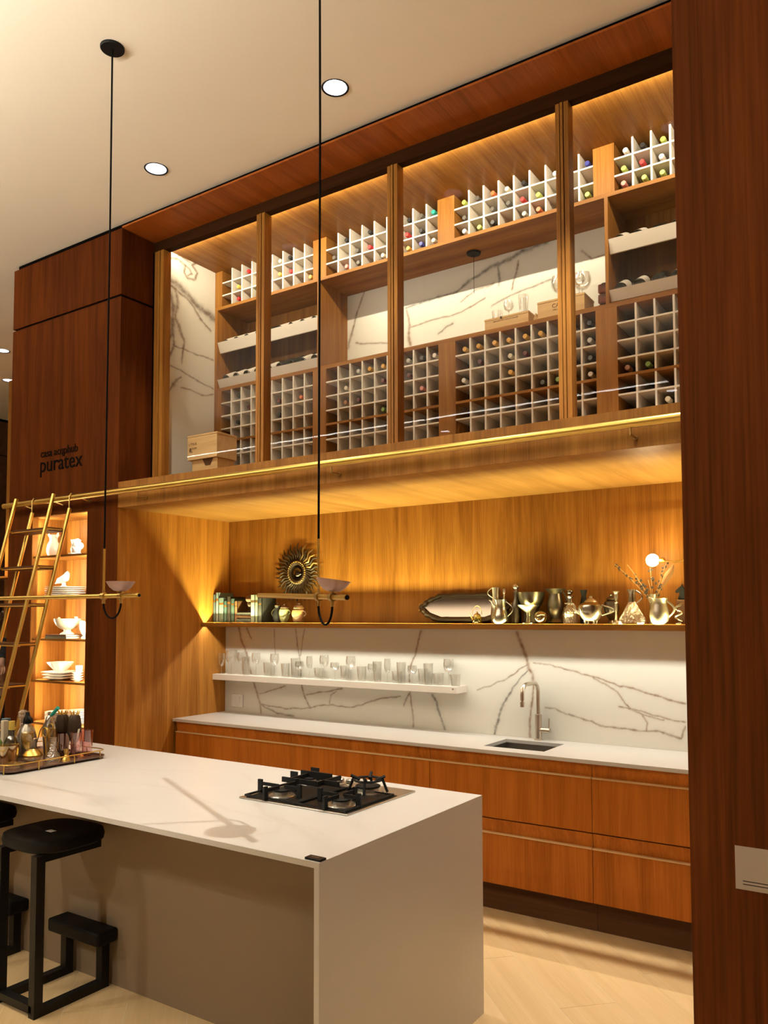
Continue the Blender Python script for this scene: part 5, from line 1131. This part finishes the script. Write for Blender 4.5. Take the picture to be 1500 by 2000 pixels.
# ================================================================= lettering on the facade and card on the partition
t = thing('wall_sign', 'dark raised lettering on the wooden facade above the ladder', 'sign', (-0.66, YF-0.0005, 2.84))
text('casa acqphub', 0.086, 'sign_dark', t, (-0.915, YF-0.001, 2.868), RX, depth=0.003)
text('puratex', 0.166, 'sign_dark', t, (-0.925, YF-0.001, 2.755), RX, depth=0.003)
t = thing('info_card', 'white information card fixed to the dark partition', 'card', (4.316, -1.8805, 1.01))
MB().box(-0.09, 0.09, -0.0015, -0.0002, -0.054, 0.056).build('card', 'paper', t, bevel=0.0005)
for k in range(2): MB().box(-0.072, 0.075, -0.0018, -0.0015, -0.033-0.008*k, -0.0305-0.008*k).build('text_line', 'ink', t)

# ================================================================= visitor at the left picture edge (only sleeve and hand reach into the frame)
def skin_mesh(name, nodes, edges, mat, parent=None, root=0, sub=2):
    me = bpy.data.meshes.new(name); me.from_pydata([n[0] for n in nodes], edges, [])
    ob = bpy.data.objects.new(name, me); COL.objects.link(ob); me.materials.append(MATS[mat])
    ob.modifiers.new('skin', 'SKIN'); sb = ob.modifiers.new('subdiv', 'SUBSURF'); sb.levels = sb.render_levels = sub
    if not me.skin_vertices: me.attributes.new('x', 'FLOAT', 'POINT')
    for i, n in enumerate(nodes):
        sv = me.skin_vertices[0].data[i]; r = n[1]; sv.radius = r if isinstance(r, tuple) else (r, r); sv.use_root = (i == root)
    bpy.context.view_layer.update()
    dg = bpy.context.evaluated_depsgraph_get(); me2 = bpy.data.meshes.new_from_object(ob.evaluated_get(dg))
    ob.modifiers.clear(); ob.data = me2
    if not me2.materials: me2.materials.append(MATS[mat])
    for p in me2.polygons: p.use_smooth = True
    if parent: ob.parent = parent
    return ob
pe = thing('person', 'person in dark clothes at the left edge, only sleeve and hand visible', 'person', (-2.50, 0.05, 0))
N = [((0,0,0.95),(0.15,0.10)), ((0,0,1.15),(0.14,0.10)), ((0,0,1.38),(0.17,0.10)), ((0,0,1.48),0.055), ((0,-0.005,1.56),0.052),
     ((0.18,0,1.42),0.055), ((0.205,-0.02,1.395-0.1),0.042), ((0.225,-0.03,1.40-0.13),0.040), ((0.262,-0.045,1.262),0.030), ((0.270,-0.05,1.235),(0.034,0.018)),
     ((-0.18,0,1.42),0.055), ((-0.25,0,1.16),0.045), ((-0.25,0.06,0.95),0.030), ((-0.25,0.08,0.88),(0.034,0.018)),
     ((0.10,0,0.88),0.085), ((0.11,0.0,0.48),0.058), ((0.11,-0.02,0.10),0.040), ((0.11,0.10,0.035),0.035),
     ((-0.10,0,0.88),0.085), ((-0.11,0.0,0.48),0.058), ((-0.11,-0.02,0.10),0.040), ((-0.11,0.10,0.035),0.035)]
E_ = [(0,1),(1,2),(2,3),(3,4),(2,5),(5,6),(6,7),(7,8),(8,9),(2,10),(10,11),(11,12),(12,13),(0,14),(14,15),(15,16),(16,17),(0,18),(18,19),(19,20),(20,21)]
# head and fingers belong to the same body mesh
hb = len(N); N += [((0,0.01,1.63),(0.072,0.088)), ((0,0.012,1.70),(0.076,0.095)), ((0,0.0,1.755),(0.060,0.075))]; E_ += [(4,hb),(hb,hb+1),(hb+1,hb+2)]
for hand, base, dr in ((9, Vector((0.270,-0.05,1.235)), Vector((0.05,-0.15,-1))), (13, Vector((-0.25,0.08,0.88)), Vector((0,0.15,-1)))):
    dr.normalize(); sd = Vector((0.35,0.94,0)).normalized()
    for k, (o, L) in enumerate(((-0.026,0.062),(-0.009,0.074),(0.009,0.078),(0.026,0.070))):
        a = base+sd*o+dr*0.03; b = len(N)
        N += [(tuple(a),0.009), (tuple(a+dr*L*0.5+Vector((0.012,0,0))),0.0085), (tuple(a+dr*L*0.9+Vector((-0.004,0,0))),0.0075)]
        E_ += [(hand,b),(b,b+1),(b+1,b+2)]
    a = base+sd*-0.032; b = len(N)
    N += [(tuple(a+dr*0.012+sd*-0.012),0.011), (tuple(a+dr*0.045+sd*-0.02),0.009)]; E_ += [(hand,b),(b,b+1)]
skin_mesh('body', N, E_, 'skin', pe)
C = [((0,0,0.90),(0.165,0.115)), ((0,0,1.15),(0.155,0.112)), ((0,0,1.38),(0.18,0.112)), ((0,0,1.46),(0.075,0.07)), ((0.185,0,1.42),0.066), ((0.210,-0.02,1.33),0.056), ((0.230,-0.03,1.285),0.050), ((0.255,-0.042,1.270),0.046), ((-0.185,0,1.42),0.066), ((-0.25,0,1.16),0.056), ((-0.25,0.055,0.97),0.042)]
skin_mesh('jumper', C, [(0,1),(1,2),(2,3),(2,4),(4,5),(5,6),(6,7),(2,8),(8,9),(9,10)], 'cloth_dark', pe)
T_ = [((0,0,0.93),(0.155,0.112)), ((0.10,0,0.85),0.097), ((0.11,0,0.48),0.072), ((0.11,-0.02,0.08),0.058), ((-0.10,0,0.85),0.097), ((-0.11,0,0.48),0.072), ((-0.11,-0.02,0.08),0.058)]
skin_mesh('trousers', T_, [(0,1),(1,2),(2,3),(0,4),(4,5),(5,6)], 'cloth_dark', pe)
for s in (-1, 1):
    MB().tube([(s*0.11,-0.06,0.04),(s*0.11,0.0,0.048),(s*0.11,0.09,0.036),(s*0.11,0.16,0.028)], [0.036,0.042,0.040,0.022], 12).build('shoe', 'black', pe)
MB().sphere((0,-0.012,1.735), 0.102, 20, 12, sx=0.86, sy=1.05, sz=0.92).build('hair', 'hair', pe)
mb = MB().tube([(0,0.098,1.70),(0,0.118,1.672),(0,0.102,1.664)], [0.008,0.013,0.009], 8); mb.build('nose', 'skin', pe)
for s in (-1, 1): MB().sphere((s*0.03,0.092,1.70), 0.010, 10, 6).build('eye', 'white_plastic', pe); MB().sphere((s*0.078,0.005,1.685), 0.022, 10, 6, sx=0.35, sy=0.7).build('ear', 'skin', pe)
MB().tube([(-0.024,0.094,1.635),(0,0.101,1.634),(0.024,0.094,1.635)], [0.003,0.006,0.003], 8).build('mouth', 'cap_pink', pe)
